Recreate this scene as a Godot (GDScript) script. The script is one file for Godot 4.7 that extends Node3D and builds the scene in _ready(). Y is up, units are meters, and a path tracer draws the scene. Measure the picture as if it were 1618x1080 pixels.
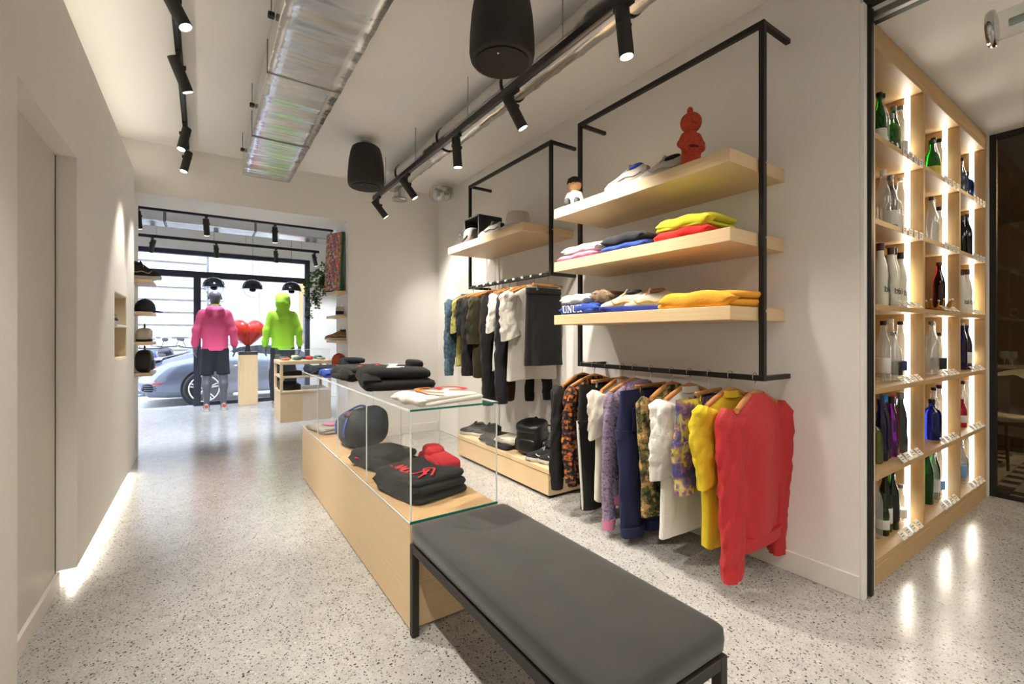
extends Node3D
# A clothes shop: display table and bench, hanging racks and shelves, a lit wall of bottles, the street behind the shop window.

const WARM := Color(1.0, .965, .91)
const DAY := Color(.93, .96, 1.0)
const XP := -.487   # face of the panel wall along the passage
const XR := 2.39    # face of the wall with the racks
const ZE := -5.15   # face of the wall with the wide opening
const ZF := -9.1    # shop window
const CEIL := 2.87

func _ready() -> void:
	rng.seed = 7
	soft.seed = 5
	soft.frequency = .12
	# ---- camera
	var cam := Camera3D.new()
	cam.name = "camera"
	add_child(cam)
	cam.projection = Camera3D.PROJECTION_FRUSTUM
	cam.near = .05
	cam.far = 200.0
	cam.size = .05 * 1080.0 / 720.0
	cam.frustum_offset = Vector2(0, -.05 * 11.0 / 720.0)
	cam.position = Vector3(0, 1.16, 0)
	cam.rotation.y = -atan2(488.0, 720.0)
	cam.current = true
	# ---- sky and exposure
	var sky_look := ProceduralSkyMaterial.new()
	sky_look.sky_top_color = Color(.80, .88, 1.0)
	sky_look.sky_horizon_color = Color(.95, .97, 1.0)
	sky_look.ground_bottom_color = Color(.75, .75, .76)
	sky_look.ground_horizon_color = Color(.9, .92, .95)
	sky_look.energy_multiplier = 6.0
	var sky := Sky.new()
	sky.sky_material = sky_look
	var env := Environment.new()
	env.background_mode = Environment.BG_SKY
	env.sky = sky
	env.tonemap_mode = Environment.TONE_MAPPER_LINEAR
	env.tonemap_exposure = 1.82
	env.sdfgi_enabled = true
	env.ssao_enabled = true
	env.ssil_enabled = true
	var we := WorldEnvironment.new()
	we.name = "world"
	we.environment = env
	add_child(we)
	make_materials()
	build_shell()
	build_street()
	build_ceiling_services()
	build_cabinet()
	build_shelves()
	build_racks()
	build_table_and_bench()
	build_front_room()
	build_side_room()
	build_fill_lights()

func make_materials() -> void:
	var w := mat("wall_paint", Color(.915, .905, .89), .75)
	w.heightmap_enabled = true
	w.heightmap_texture = tex("plaster")
	w.heightmap_scale = .1
	w.uv1_triplanar = true
	w.uv1_world_triplanar = true
	w.uv1_scale = Vector3.ONE * 1.5
	mat("door_paint", Color(.83, .81, .78), .5)
	mat("trim_paint", Color(.90, .885, .86), .5)
	var f := mat("floor", Color.WHITE, .21)
	f.albedo_texture = tex("terrazzo")
	f.uv1_triplanar = true
	f.uv1_world_triplanar = true
	f.uv1_scale = Vector3.ONE * 1.25
	f.metallic_specular = .5
	var o := mat("oak", Color.WHITE, .45)
	o.albedo_texture = tex("oak")
	o.uv1_scale = Vector3(1.1, 2.6, 1)
	var o2 := mat("oak_dark", Color(.88, .84, .78), .5)
	o2.albedo_texture = tex("oak")
	o2.uv1_scale = Vector3(1.1, 2.6, 1)
	mat("black_metal", Color(.10, .09, .08), .45, .2)
	mat("black_matte", Color(.115, .105, .09), .6)
	mat("grey_metal", Color(.55, .55, .54), .35, .9)
	mat("chrome", Color(.75, .75, .74), .15, 1.0)
	mat("slate_frame", Color(.17, .19, .24), .45, .1)
	var v := mat("velvet", Color.WHITE, .85)
	v.albedo_texture = tex("velvet")
	v.uv1_triplanar = true
	v.uv1_scale = Vector3.ONE * 1.6
	v.rim_enabled = true
	v.rim = .5
	v.rim_tint = .1
	var d := mat("foil", Color(.82, .82, .82), .22, .9)
	d.heightmap_enabled = true
	d.heightmap_texture = tex("foil")
	d.heightmap_scale = .25
	d.uv1_triplanar = true
	d.uv1_scale = Vector3(.5, .5, 1.2)
	mat("duct_metal", Color(.80, .80, .79), .22, .95)
	glass("clear_glass", Color(.9, .97, .95), .008).metallic_specular = .2
	mat("glass_edge", Color(.10, .42, .38), .15)
	mat("glass_edge_pale", Color(.84, .88, .87), .2)
	glass("window_glass", Color(.95, .98, 1.0), .05)
	glass("dark_glass", Color(.03, .027, .02), .40)
	mat("hanger_wood", Color(.72, .50, .29), .4)
	mat("white_plastic", Color(.9, .9, .88), .4)
	mat("rubber", Color(.06, .06, .06), .7)
	mat("brass", Color(.72, .55, .30), .3, .9)
	lit("lamp_lens", Color(1.0, .95, .85), 3.0)
	lit("led_strip", Color(.93, .97, 1.0), 1.6)
	lit("cove_led", Color(1.0, .93, .78), 3.0)

# ---------------------------------------------------------------- shell
func room(called: String) -> Node3D:
	var n := Node3D.new()
	n.name = called
	n.set_meta("kind", "structure")
	add_child(n)
	return n

func build_shell() -> void:
	var wp: Material = M.wall_paint
	struct_span("floor", Vector3(-1.6, -.2, -9.2), Vector3(4.74, 0, 3.0), M.floor)
	struct_span("ceiling", Vector3(-1.6, CEIL, -9.2), Vector3(2.46, CEIL + .15, 3.0), mat("ceiling_paint", Color(.965, .96, .95), .8))
	# panel wall with a door, lit from behind above and below
	var wl := room("wall_left")
	part_span("panel", Vector3(XP - .12, .076, -5.02), Vector3(XP, 2.57, -4.56), wp, wl)
	part_span("panel", Vector3(XP - .12, .076, -3.985), Vector3(XP, 2.57, -2.9), wp, wl)
	part_span("panel", Vector3(XP - .12, .076, -4.56), Vector3(XP, .99, -3.985), wp, wl)
	part_span("panel", Vector3(XP - .12, 1.45, -4.56), Vector3(XP, 2.57, -3.985), wp, wl)
	part_span("panel", Vector3(XP - .12, 1.985, -2.9), Vector3(XP, 2.57, -2.075), wp, wl)
	part_span("panel", Vector3(XP - .12, 0, -2.075), Vector3(XP, 2.57, 3.0), wp, wl)
	part_span("backing", Vector3(-.95, 0, -5.15), Vector3(-.8, CEIL, 3.0), wp, wl)
	part_span("plinth", Vector3(XP - .12, 0, -5.02), Vector3(XP - .07, .076, -2.9), wp, wl)
	niche(wl)
	var door := struct_span("door_1", Vector3(-.60, .008, -2.9), Vector3(-.560, 1.985, -2.075), M.door_paint, .002)
	part_span("door_edge", Vector3(.0, -.985, -.412), Vector3(.022, .985, -.402), M.black_matte, door)
	struct_span("baseboard_left", Vector3(-.559, 0, -2.9), Vector3(-.545, .07, -2.075), M.trim_paint)
	# cove lights of the panel wall
	var cove := thing("cove_light", "hidden light strip along the top of the panel wall", "light", Vector3(-.55, 2.575, -3.4))
	part("led_strip", box(Vector3(.02, .008, 3.2), .001), M.cove_led, cove)
	area(cove, Vector3(.01, .014, 0), Vector3(PI / 2, 0, 0), Vector2(.03, 3.2), .165, WARM)
	cove.rotation.z = -.75
	var cove2 := thing("floor_cove_light", "hidden light strip under the panel wall beside the door", "light", Vector3(XP - .035, .07, -3.96))
	part("led_strip", box(Vector3(.02, .008, 2.0), .001), M.cove_led, cove2)
	area(cove2, Vector3(0, -.012, 0), Vector3(-PI / 2, 0, 0), Vector2(.03, 2.0), .26, WARM)
	# wall with the racks
	var wr := room("wall_right")
	part_span("wall", Vector3(XR, 0, ZE), Vector3(2.44, CEIL, -.8), wp, wr)
	struct_span("baseboard_right", Vector3(XR - .012, 0, -3.78), Vector3(XR, .10, -.8), M.trim_paint, .002)
	# flush door in that wall near the corner
	var d2 := struct_span("door_2", Vector3(XR - .012, .0, -4.60), Vector3(XR, 1.93, -3.80), M.door_paint, .001)
	part_span("door_casing", Vector3(-.004, -.965, -.46), Vector3(.008, 1.02, -.40), M.trim_paint, d2)
	part_span("door_casing", Vector3(-.004, -.965, .40), Vector3(.008, 1.02, .46), M.trim_paint, d2)
	part_span("door_casing", Vector3(-.004, .965, -.40), Vector3(.008, 1.02, .40), M.trim_paint, d2)
	# end wall with the wide opening
	var we := room("wall_end")
	part_span("pier", Vector3(-.95, 0, -5.68), Vector3(-.52, 2.41, ZE), wp, we)
	part_span("pier", Vector3(1.317, 0, -5.68), Vector3(2.44, 2.41, ZE), wp, we)
	part_span("lintel", Vector3(-.95, 2.41, -5.68), Vector3(2.44, CEIL, ZE), wp, we)
	struct_span("baseboard_end", Vector3(1.317, 0, ZE), Vector3(XR - .012, .10, ZE + .012), M.trim_paint, .002)
	# front room
	struct_span("wall_front_left", Vector3(-1.75, 0, -9.2), Vector3(-1.6, CEIL, -5.6), wp)
	struct_span("wall_front_right", Vector3(2.44, 0, -9.2), Vector3(2.6, CEIL, -5.15), wp)
	var wf := room("wall_front")
	part_span("pier", Vector3(1.63, 0, -9.2), Vector3(2.44, CEIL, -9.02), wp, wf)
	part_span("pier", Vector3(-1.75, -.2, -9.2), Vector3(-1.05, CEIL, -9.02), wp, wf)
	part_span("lintel", Vector3(-1.05, 2.535, -9.2), Vector3(1.63, CEIL, -9.02), wp, wf)
	part_span("fill", Vector3(-1.6, 0, -5.68), Vector3(-.95, CEIL, -5.5), wp, wf)
	# behind the camera and the side room
	struct_span("wall_back", Vector3(-.95, 0, 3.0), Vector3(4.9, CEIL, 3.15), wp)
	struct_span("ceiling_side", Vector3(2.46, 2.6, -1.2), Vector3(4.74, 2.75, 3.0), M.ceiling_paint)
	# end of the rack wall: white edge, black sliding-door post, black header
	struct_span("trim_1", Vector3(2.39, 0, -.8), Vector3(2.425, 2.615, -.785), wp)
	struct_span("trim_2", Vector3(2.427, .01, -.80), Vector3(2.458, 2.6, -.77), M.black_metal, .002)
	struct_span("trim_3", Vector3(2.462, 0, -.8), Vector3(2.53, 2.6, -.79), M.trim_paint, .001)
	var hd := room("trim_4")
	part_span("header", Vector3(2.425, 2.615, -.80), Vector3(2.47, CEIL, 3.0), M.black_matte, hd)
	part_span("rail", Vector3(2.47, 2.57, -.80), Vector3(2.50, 2.6, 3.0), M.grey_metal, hd)
	part_span("rail", Vector3(2.51, 2.575, -.80), Vector3(2.545, 2.6, 3.0), M.black_metal, hd)

func area(parent: Node, at: Vector3, rot: Vector3, size: Vector2, energy: float, c: Color) -> void:
	var l := AreaLight3D.new()
	l.name = "glow"
	l.area_size = size
	l.light_energy = energy
	l.light_color = c
	l.shadow_enabled = true
	l.area_range = 30.0
	l.area_attenuation = 2.0
	parent.add_child(l, true)
	l.position = at
	l.rotation = rot

func niche(wl: Node3D) -> void:
	# a recess in the panel wall with one white shelf
	var n := thing("wall_niche", "cream-lined niche with one white shelf set in the panel wall", "niche", Vector3(XP, 0, 0))
	var cream := mat("niche_cream", Color(.84, .77, .66), .6)
	var d := -.112
	part_span("back", Vector3(d - .006, .99, -4.56), Vector3(d, 1.45, -3.985), printed("niche_print", "tan_speckle", 3.0), n, .001)
	part_span("lining_side", Vector3(d, .99, -4.56), Vector3(-.002, 1.45, -4.552), cream, n)
	part_span("lining_side", Vector3(d, .99, -3.993), Vector3(-.002, 1.45, -3.985), cream, n)
	part_span("lining_top", Vector3(d, 1.442, -4.552), Vector3(-.002, 1.45, -3.993), cream, n)
	part_span("lining_bottom", Vector3(d, .99, -4.552), Vector3(-.002, .998, -3.993), cream, n)
	part_span("shelf", Vector3(d, 1.215, -4.552), Vector3(.012, 1.232, -3.993), M.white_plastic, n)

func build_fill_lights() -> void:
	# added fill panels, out of view behind the camera and in the side room
	for q in [[Vector3(.95, CEIL - .02, 1.3), 1.0, "added fill light panel in the rear of the shop, out of view"], [Vector3(3.6, 2.58, 1.5), 1.3, "added fill light panel in the side room, out of view"]]:
		var t := thing("added_fill_light", q[2], "light", q[0], 0.0, "added fill lights")
		part("frame", box(Vector3(1.24, .03, 1.24), .004), M.white_plastic, t, Vector3(0, .005, 0))
		part("diffuser", box(Vector3(1.18, .006, 1.18), .001), lit("fill_light_glow", WARM, 1.5), t, Vector3(0, -.012, 0))
		area(t, Vector3(0, -.02, 0), Vector3(-PI / 2, 0, 0), Vector2(1.18, 1.18), q[1], WARM)
# ---------------------------------------------------------------- helpers
var M := {}
var taken := {}
var rng := RandomNumberGenerator.new()

func numbered(called: String) -> String:
	if not taken.has(called):
		taken[called] = 0
		return called
	taken[called] += 1
	return "%s_%03d" % [called, taken[called]]

func tag(o: Node, label: String, category: String, group := "", kind := "") -> Node:
	o.set_meta("label", label)
	o.set_meta("category", category)
	if group != "": o.set_meta("group", group)
	if kind != "": o.set_meta("kind", kind)
	return o

func thing(called: String, label: String, category: String, at := Vector3.ZERO, turn := 0.0, group := "") -> Node3D:
	var o := Node3D.new()
	o.name = numbered(called)
	add_child(o)
	o.position = at
	o.rotation.y = turn
	tag(o, label, category, group)
	return o

func part(called: String, mesh: Mesh, material: Material, parent: Node, at := Vector3.ZERO, rot := Vector3.ZERO) -> MeshInstance3D:
	var o := MeshInstance3D.new()
	o.mesh = mesh
	o.material_override = material
	o.name = called
	o.cast_shadow = GeometryInstance3D.SHADOW_CASTING_SETTING_ON
	parent.add_child(o, true)
	o.position = at
	o.rotation = rot
	return o

func single(called: String, mesh: Mesh, material: Material, label: String, category: String, at := Vector3.ZERO, rot := Vector3.ZERO, group := "") -> MeshInstance3D:
	var o := part(numbered(called), mesh, material, self, at, rot)
	tag(o, label, category, group)
	return o

func struct(called: String, mesh: Mesh, material: Material, at := Vector3.ZERO, rot := Vector3.ZERO, label := "") -> MeshInstance3D:
	var o := part(called, mesh, material, self, at, rot)
	o.set_meta("kind", "structure")
	if label != "": o.set_meta("label", label)
	return o

func copy_of(src: Node3D, at: Vector3, turn: float, label: String) -> Node3D:
	var base := str(src.name)
	var r := src.duplicate() as Node3D
	r.name = numbered(base.substr(0, base.length() - 4) if base.length() > 4 and base[base.length() - 4] == "_" and base.right(3).is_valid_int() else base)
	add_child(r)
	r.position = at
	r.rotation.y = turn
	r.set_meta("label", label)
	return r

# ---- geometry
func begin() -> SurfaceTool:
	var st := SurfaceTool.new()
	st.begin(Mesh.PRIMITIVE_TRIANGLES)
	return st

func finish(st: SurfaceTool) -> ArrayMesh:
	st.generate_normals()
	st.index()
	return st.commit()

# a, b, c counter-clockwise seen from outside
func tri(st: SurfaceTool, a: Vector3, b: Vector3, c: Vector3, ua := Vector2.ZERO, ub := Vector2.ZERO, uc := Vector2.ZERO) -> void:
	st.set_uv(ua); st.add_vertex(a)
	st.set_uv(uc); st.add_vertex(c)
	st.set_uv(ub); st.add_vertex(b)

func uv_of(p: Vector3, n: Vector3, g: int) -> Vector2:
	var i := n.abs().max_axis_index()
	var j := (i + 1) % 3
	var k := (i + 2) % 3
	if i == g: return Vector2(p[j] + .37, p[k] + .2)
	return Vector2(p[g], p[j if k == g else k] + float(i) * .31)

func face(st: SurfaceTool, pts: Array, outward: Vector3, g := 0, xf := Transform3D.IDENTITY) -> void:
	var n: Vector3 = (pts[1] - pts[0]).cross(pts[2] - pts[0])
	if n.dot(outward) < 0.0: pts.reverse()
	for i in range(1, pts.size() - 1):
		tri(st, xf * (pts[0] as Vector3), xf * (pts[i] as Vector3), xf * (pts[i + 1] as Vector3), uv_of(pts[0], outward, g), uv_of(pts[i], outward, g), uv_of(pts[i + 1], outward, g))

# chamfered box into st; g = axis the grain runs along
func gbox(st: SurfaceTool, c: Vector3, s: Vector3, b := 0.002, g := 0, basis := Basis.IDENTITY) -> void:
	st.set_smooth_group(-1)
	var h := s * .5
	b = minf(b, minf(h.x, minf(h.y, h.z)) * .9)
	var xf := Transform3D(basis, c)
	for i in 3:
		var j := (i + 1) % 3
		var k := (i + 2) % 3
		for si in [-1.0, 1.0]:
			var pts := []
			for q in [[-1.0, -1.0], [1.0, -1.0], [1.0, 1.0], [-1.0, 1.0]]:
				var p := Vector3.ZERO
				p[i] = h[i] * si
				p[j] = (h[j] - b) * q[0]
				p[k] = (h[k] - b) * q[1]
				pts.append(p)
			var n := Vector3.ZERO
			n[i] = si
			face(st, pts, n, g, xf)
			for sj in [-1.0, 1.0]:
				var e := []
				for q in [[0, -1.0], [0, 1.0], [1, 1.0], [1, -1.0]]:
					var p := Vector3.ZERO
					p[i] = (h[i] if q[0] == 0 else h[i] - b) * si
					p[j] = (h[j] - b if q[0] == 0 else h[j]) * sj
					p[k] = (h[k] - b) * q[1]
					e.append(p)
				var m := Vector3.ZERO
				m[i] = si * 1.01
				m[j] = sj
				face(st, e, m, g, xf)
	for sx in [-1.0, 1.0]:
		for sy in [-1.0, 1.0]:
			for sz in [-1.0, 1.0]:
				var d := Vector3(sx, sy, sz)
				face(st, [Vector3(h.x, h.y - b, h.z - b) * d, Vector3(h.x - b, h.y, h.z - b) * d, Vector3(h.x - b, h.y - b, h.z) * d], d, g, xf)

var box_cache := {}
func box(s: Vector3, b := 0.002, g := 0) -> ArrayMesh:
	var key := [s, b, g]
	if not box_cache.has(key):
		var st := begin()
		gbox(st, Vector3.ZERO, s, b, g)
		box_cache[key] = finish(st)
	return box_cache[key]

# box given by its two corners, as [mesh, centre]
func span(a: Vector3, b: Vector3) -> Array:
	return [(b - a).abs(), (a + b) * .5]

func part_span(called: String, a: Vector3, b: Vector3, material: Material, parent: Node, bevel := 0.002, g := 0) -> MeshInstance3D:
	return part(called, box((b - a).abs(), bevel, g), material, parent, (a + b) * .5)

func struct_span(called: String, a: Vector3, b: Vector3, material: Material, bevel := 0.0005, g := 0) -> MeshInstance3D:
	return struct(called, box((b - a).abs(), bevel, g), material, (a + b) * .5)

# rings joined by quads; rings closed round; caps close the ends
func loft(st: SurfaceTool, rings: Array, cap0 := true, cap1 := true, sg := 0, closed := true) -> void:
	var n: int = rings[0].size()
	var m := rings.size()
	var cs := []
	for r in rings:
		var c := Vector3.ZERO
		for p in r: c += p
		cs.append(c / n)
	var way := 0.0
	var last := n if closed else n - 1
	for i in m - 1:
		for j in last:
			var a: Vector3 = rings[i][j]
			var b: Vector3 = rings[i][(j + 1) % n]
			var c: Vector3 = rings[i + 1][j]
			way += (b - a).cross(c - a).dot((a + b + c) / 3.0 - (cs[i] + cs[i + 1]) * .5)
	var flip := way < 0.0
	st.set_smooth_group(sg)
	for i in m - 1:
		for j in last:
			var a: Vector3 = rings[i][j]
			var b: Vector3 = rings[i][(j + 1) % n]
			var c: Vector3 = rings[i + 1][(j + 1) % n]
			var d: Vector3 = rings[i + 1][j]
			var ua := Vector2(float(j) / n, float(i) / (m - 1))
			var ub := Vector2(float(j + 1) / n, float(i) / (m - 1))
			var uc := Vector2(float(j + 1) / n, float(i + 1) / (m - 1))
			var ud := Vector2(float(j) / n, float(i + 1) / (m - 1))
			if flip:
				tri(st, a, d, c, ua, ud, uc); tri(st, a, c, b, ua, uc, ub)
			else:
				tri(st, a, b, c, ua, ub, uc); tri(st, a, c, d, ua, uc, ud)
	for e in 2:
		if not (cap0 if e == 0 else cap1): continue
		st.set_smooth_group(sg + 1 + e)
		var r: Array = Array(rings[0] if e == 0 else rings[m - 1])
		var ctr: Vector3 = cs[0] if e == 0 else cs[m - 1]
		var out: Vector3 = ctr - (cs[1] if e == 0 else cs[m - 2])
		for j in n:
			var a: Vector3 = r[j]
			var b: Vector3 = r[(j + 1) % n]
			if (a - ctr).cross(b - ctr).dot(out) > 0.0: tri(st, ctr, a, b)
			else: tri(st, ctr, b, a)

func ring(c: Vector3, x: Vector3, y: Vector3, n: int, power := 1.0) -> PackedVector3Array:
	var r := PackedVector3Array()
	for i in n:
		var t := TAU * i / n
		var cx := cos(t)
		var cy := sin(t)
		r.append(c + x * (signf(cx) * pow(absf(cx), power)) + y * (signf(cy) * pow(absf(cy), power)))
	return r

# profile: array of [radius, height], turned about y
func lathe(st: SurfaceTool, profile: Array, seg := 16, xf := Transform3D.IDENTITY, cap0 := true, cap1 := true) -> void:
	var rings := []
	for p in profile:
		var r := PackedVector3Array()
		for i in seg:
			var t := TAU * i / seg
			r.append(xf * Vector3(cos(t) * p[0], p[1], sin(t) * p[0]))
		rings.append(r)
	loft(st, rings, cap0, cap1)

func lathe_mesh(profile: Array, seg := 16, xf := Transform3D.IDENTITY) -> ArrayMesh:
	var st := begin()
	lathe(st, profile, seg, xf)
	return finish(st)

# sharp-edged cylinder from a to b
func rod(st: SurfaceTool, a: Vector3, b: Vector3, r0: float, r1: float, seg := 12) -> void:
	var d := (b - a).normalized()
	var x := d.cross(Vector3.UP if absf(d.y) < .9 else Vector3.RIGHT).normalized()
	var y := d.cross(x)
	loft(st, [ring(a, x * r0, y * r0, seg), ring(b, x * r1, y * r1, seg)])

func rod_mesh(a: Vector3, b: Vector3, r0: float, r1: float, seg := 12) -> ArrayMesh:
	var st := begin()
	rod(st, a, b, r0, r1, seg)
	return finish(st)

func tube(st: SurfaceTool, pts: Array, radius: float, seg := 8, flat := 1.0) -> void:
	var rings := []
	var x := Vector3.ZERO
	for i in pts.size():
		var d: Vector3 = (pts[mini(i + 1, pts.size() - 1)] - pts[maxi(i - 1, 0)]).normalized()
		if x == Vector3.ZERO: x = d.cross(Vector3.UP if absf(d.y) < .9 else Vector3.RIGHT).normalized()
		x = (x - d * x.dot(d)).normalized()
		rings.append(ring(pts[i], x * radius, d.cross(x) * radius * flat, seg))
	loft(st, rings)

func tube_mesh(pts: Array, radius: float, seg := 8, flat := 1.0) -> ArrayMesh:
	var st := begin()
	tube(st, pts, radius, seg, flat)
	return finish(st)

func smooth_path(pts: Array, per := 6) -> Array:
	var out := []
	for i in pts.size() - 1:
		var p0: Vector3 = pts[maxi(i - 1, 0)]
		var p1: Vector3 = pts[i]
		var p2: Vector3 = pts[i + 1]
		var p3: Vector3 = pts[mini(i + 2, pts.size() - 1)]
		for k in per:
			var t := float(k) / per
			out.append(p1.cubic_interpolate(p2, p0, p3, t))
	out.append(pts[pts.size() - 1])
	return out

# flat outline in (x, y) given depth along z, edges chamfered a little
func slab(st: SurfaceTool, outline: Array, z0: float, z1: float, inset := 0.0, xf := Transform3D.IDENTITY) -> void:
	var c := Vector2.ZERO
	for p in outline: c += p
	c /= outline.size()
	var at := func(z: float, k: float) -> PackedVector3Array:
		var r := PackedVector3Array()
		for p in outline:
			var q: Vector2 = c + (p - c) * (1.0 - k)
			r.append(xf * Vector3(q.x, q.y, z))
		return r
	var rings := []
	if inset > 0.0:
		rings = [at.call(z0, inset), at.call(lerpf(z0, z1, .15), 0.0), at.call(lerpf(z0, z1, .85), 0.0), at.call(z1, inset)]
	else:
		rings = [at.call(z0, 0.0), at.call(z1, 0.0)]
	loft(st, rings)

# rounded soft body (superellipsoid) with noise, resting on its origin
var soft := FastNoiseLite.new()
func blob(st: SurfaceTool, c: Vector3, size: Vector3, e_side := .35, e_top := .5, amp := 0.0, freq := 14.0, seed := 1.0, nu := 28, nv := 12, xf := Transform3D.IDENTITY) -> void:
	var rings := []
	for i in nv + 1:
		var v := -PI / 2 + PI * i / nv
		var cv := pow(maxf(cos(v), 0.0), e_top) if i > 0 and i < nv else 0.02
		var sv := signf(sin(v)) * pow(absf(sin(v)), e_top)
		var r := PackedVector3Array()
		for j in nu:
			var t := TAU * j / nu
			var p := Vector3(signf(cos(t)) * pow(absf(cos(t)), e_side) * cv * size.x * .5, sv * size.y * .5, signf(sin(t)) * pow(absf(sin(t)), e_side) * cv * size.z * .5)
			if amp > 0.0:
				var q := p * freq + Vector3(seed * 7.3, seed * 3.1, seed * 5.7)
				var low := clampf((p.y / size.y + .5) * 2.0, 0.0, 1.0)
				p += Vector3(soft.get_noise_3d(q.x, q.y, q.z), soft.get_noise_3d(q.x + 50, q.y, q.z) * low, soft.get_noise_3d(q.x, q.y + 50, q.z)) * amp * 2.0
			r.append(xf * (c + p))
		rings.append(r)
	loft(st, rings)

func blob_mesh(size: Vector3, e_side := .35, e_top := .5, amp := 0.0, freq := 14.0, seed := 1.0, nu := 28, nv := 12) -> ArrayMesh:
	var st := begin()
	blob(st, Vector3(0, size.y * .5, 0), size, e_side, e_top, amp, freq, seed, nu, nv)
	return finish(st)

# surface nets of a signed field; blocks of 4 cells that lie far from the surface are skipped
func nets(st: SurfaceTool, lo: Vector3, hi: Vector3, cell: float, field: Callable, sg := 0, reach := 1.6) -> void:
	st.set_smooth_group(sg)
	var n := Vector3i(((hi - lo) / cell).ceil()) + Vector3i(5, 5, 5)
	var val := {}
	var far := cell * 4.0 * reach
	var verts := {}
	var done := []
	for bz in range(0, n.z, 4):
		for by in range(0, n.y, 4):
			for bx in range(0, n.x, 4):
				if absf(field.call(lo + Vector3(bx + 2, by + 2, bz + 2) * cell)) < far: done.append(Vector3i(bx, by, bz))
	for b in done:
		for z in range(b.z, b.z + 5):
			for y in range(b.y, b.y + 5):
				for x in range(b.x, b.x + 5):
					var k := (z * n.y + y) * n.x * 4 + x
					if not val.has(k): val[k] = field.call(lo + Vector3(x, y, z) * cell)
	var ny := n.y
	var nx := n.x * 4
	for b in done:
		for z in range(b.z, b.z + 4):
			for y in range(b.y, b.y + 4):
				for x in range(b.x, b.x + 4):
					var k := (z * ny + y) * nx + x
					var f := [val[k], val[k + 1], val[k + nx], val[k + nx + 1], val[k + ny * nx], val[k + ny * nx + 1], val[k + ny * nx + nx], val[k + ny * nx + nx + 1]]
					var low := 0
					for q in f: if q < 0.0: low += 1
					if low == 0 or low == 8: continue
					var sum := Vector3.ZERO
					var cnt := 0
					for e in [[0, 1], [2, 3], [4, 5], [6, 7], [0, 2], [1, 3], [4, 6], [5, 7], [0, 4], [1, 5], [2, 6], [3, 7]]:
						var fa: float = f[e[0]]
						var fb: float = f[e[1]]
						if (fa < 0.0) == (fb < 0.0): continue
						var t := fa / (fa - fb)
						var pa := Vector3(e[0] & 1, (e[0] >> 1) & 1, e[0] >> 2)
						var pb := Vector3(e[1] & 1, (e[1] >> 1) & 1, e[1] >> 2)
						sum += pa.lerp(pb, t)
						cnt += 1
					verts[k] = lo + (Vector3(x, y, z) + sum / cnt) * cell
	var steps := [1, nx, ny * nx]
	for k in verts:
		var f0: float = val[k]
		for a in 3:
			var k2: int = k + steps[a]
			if not val.has(k2): continue
			if (f0 < 0.0) == (val[k2] < 0.0): continue
			var u: int = steps[(a + 1) % 3]
			var w: int = steps[(a + 2) % 3]
			if not (verts.has(k - u) and verts.has(k - w) and verts.has(k - u - w)): continue
			var p0: Vector3 = verts[k]
			var p1: Vector3 = verts[k - u]
			var p2: Vector3 = verts[k - u - w]
			var p3: Vector3 = verts[k - w]
			if f0 < 0.0:
				tri(st, p0, p1, p2); tri(st, p0, p2, p3)
			else:
				tri(st, p0, p2, p1); tri(st, p0, p3, p2)

# distance to a chain of tapered capsules [a, ra, b, rb], joined smoothly; squash narrows z
func bones(list: Array, p: Vector3, k: float) -> float:
	var d := 1.0
	for q in list:
		var a: Vector3 = q[0]
		var b: Vector3 = q[2]
		var ab := b - a
		var t := clampf((p - a).dot(ab) / maxf(ab.length_squared(), 1e-9), 0.0, 1.0)
		var e := (p - (a + ab * t)).length() - lerpf(q[1], q[3], t)
		var h := clampf(.5 + .5 * (d - e) / k, 0.0, 1.0)
		d = lerpf(d, e, h) - k * h * (1.0 - h)
	return d

# ---- materials (albedo colours are sRGB)
func mat(key: String, c: Color, rough := .6, metal := 0.0) -> StandardMaterial3D:
	if M.has(key): return M[key]
	var m := StandardMaterial3D.new()
	m.resource_name = key
	m.albedo_color = c
	m.roughness = rough
	m.metallic = metal
	M[key] = m
	return m

func cloth(key: String, c: Color, sheen := .3) -> StandardMaterial3D:
	if M.has(key): return M[key]
	var m := mat(key, c, .9)
	m.rim_enabled = true
	m.rim = sheen
	m.rim_tint = .6
	m.heightmap_enabled = true
	m.heightmap_texture = tex("weave")
	m.heightmap_scale = .12
	m.uv1_triplanar = true
	m.uv1_scale = Vector3.ONE * 5.0
	return m

func glass(key: String, c: Color, alpha: float) -> StandardMaterial3D:
	if M.has(key): return M[key]
	var m := mat(key, Color(c, alpha), .03)
	m.transparency = BaseMaterial3D.TRANSPARENCY_ALPHA
	return m

func solid_glass(key: String, c: Color) -> StandardMaterial3D:
	if M.has(key): return M[key]
	var m := mat(key, Color(c, 0.0), .02)
	m.refraction_enabled = true
	m.refraction_scale = .05
	return m

func lit(key: String, c: Color, energy: float) -> StandardMaterial3D:
	if M.has(key): return M[key]
	var m := mat(key, Color(.9, .9, .9), .5)
	m.emission_enabled = true
	m.emission = c
	m.emission_energy_multiplier = energy
	return m

var textures := {}
func tex(key: String) -> Texture2D:
	if textures.has(key): return textures[key]
	textures[key] = ImageTexture.create_from_image(make_image(key))
	return textures[key]

# seamless noise as floats 0..1
func field_image(w: int, h: int, freq: float, sd: int, octaves := 4, kind := FastNoiseLite.TYPE_SIMPLEX_SMOOTH) -> PackedByteArray:
	var f := FastNoiseLite.new()
	f.seed = sd
	f.noise_type = kind
	f.frequency = freq
	f.fractal_octaves = octaves
	if sd == 111:
		f.cellular_return_type = FastNoiseLite.RETURN_CELL_VALUE
		f.fractal_type = FastNoiseLite.FRACTAL_NONE
	var im := f.get_seamless_image(w, h)
	im.convert(Image.FORMAT_L8)
	return im.get_data()

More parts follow.
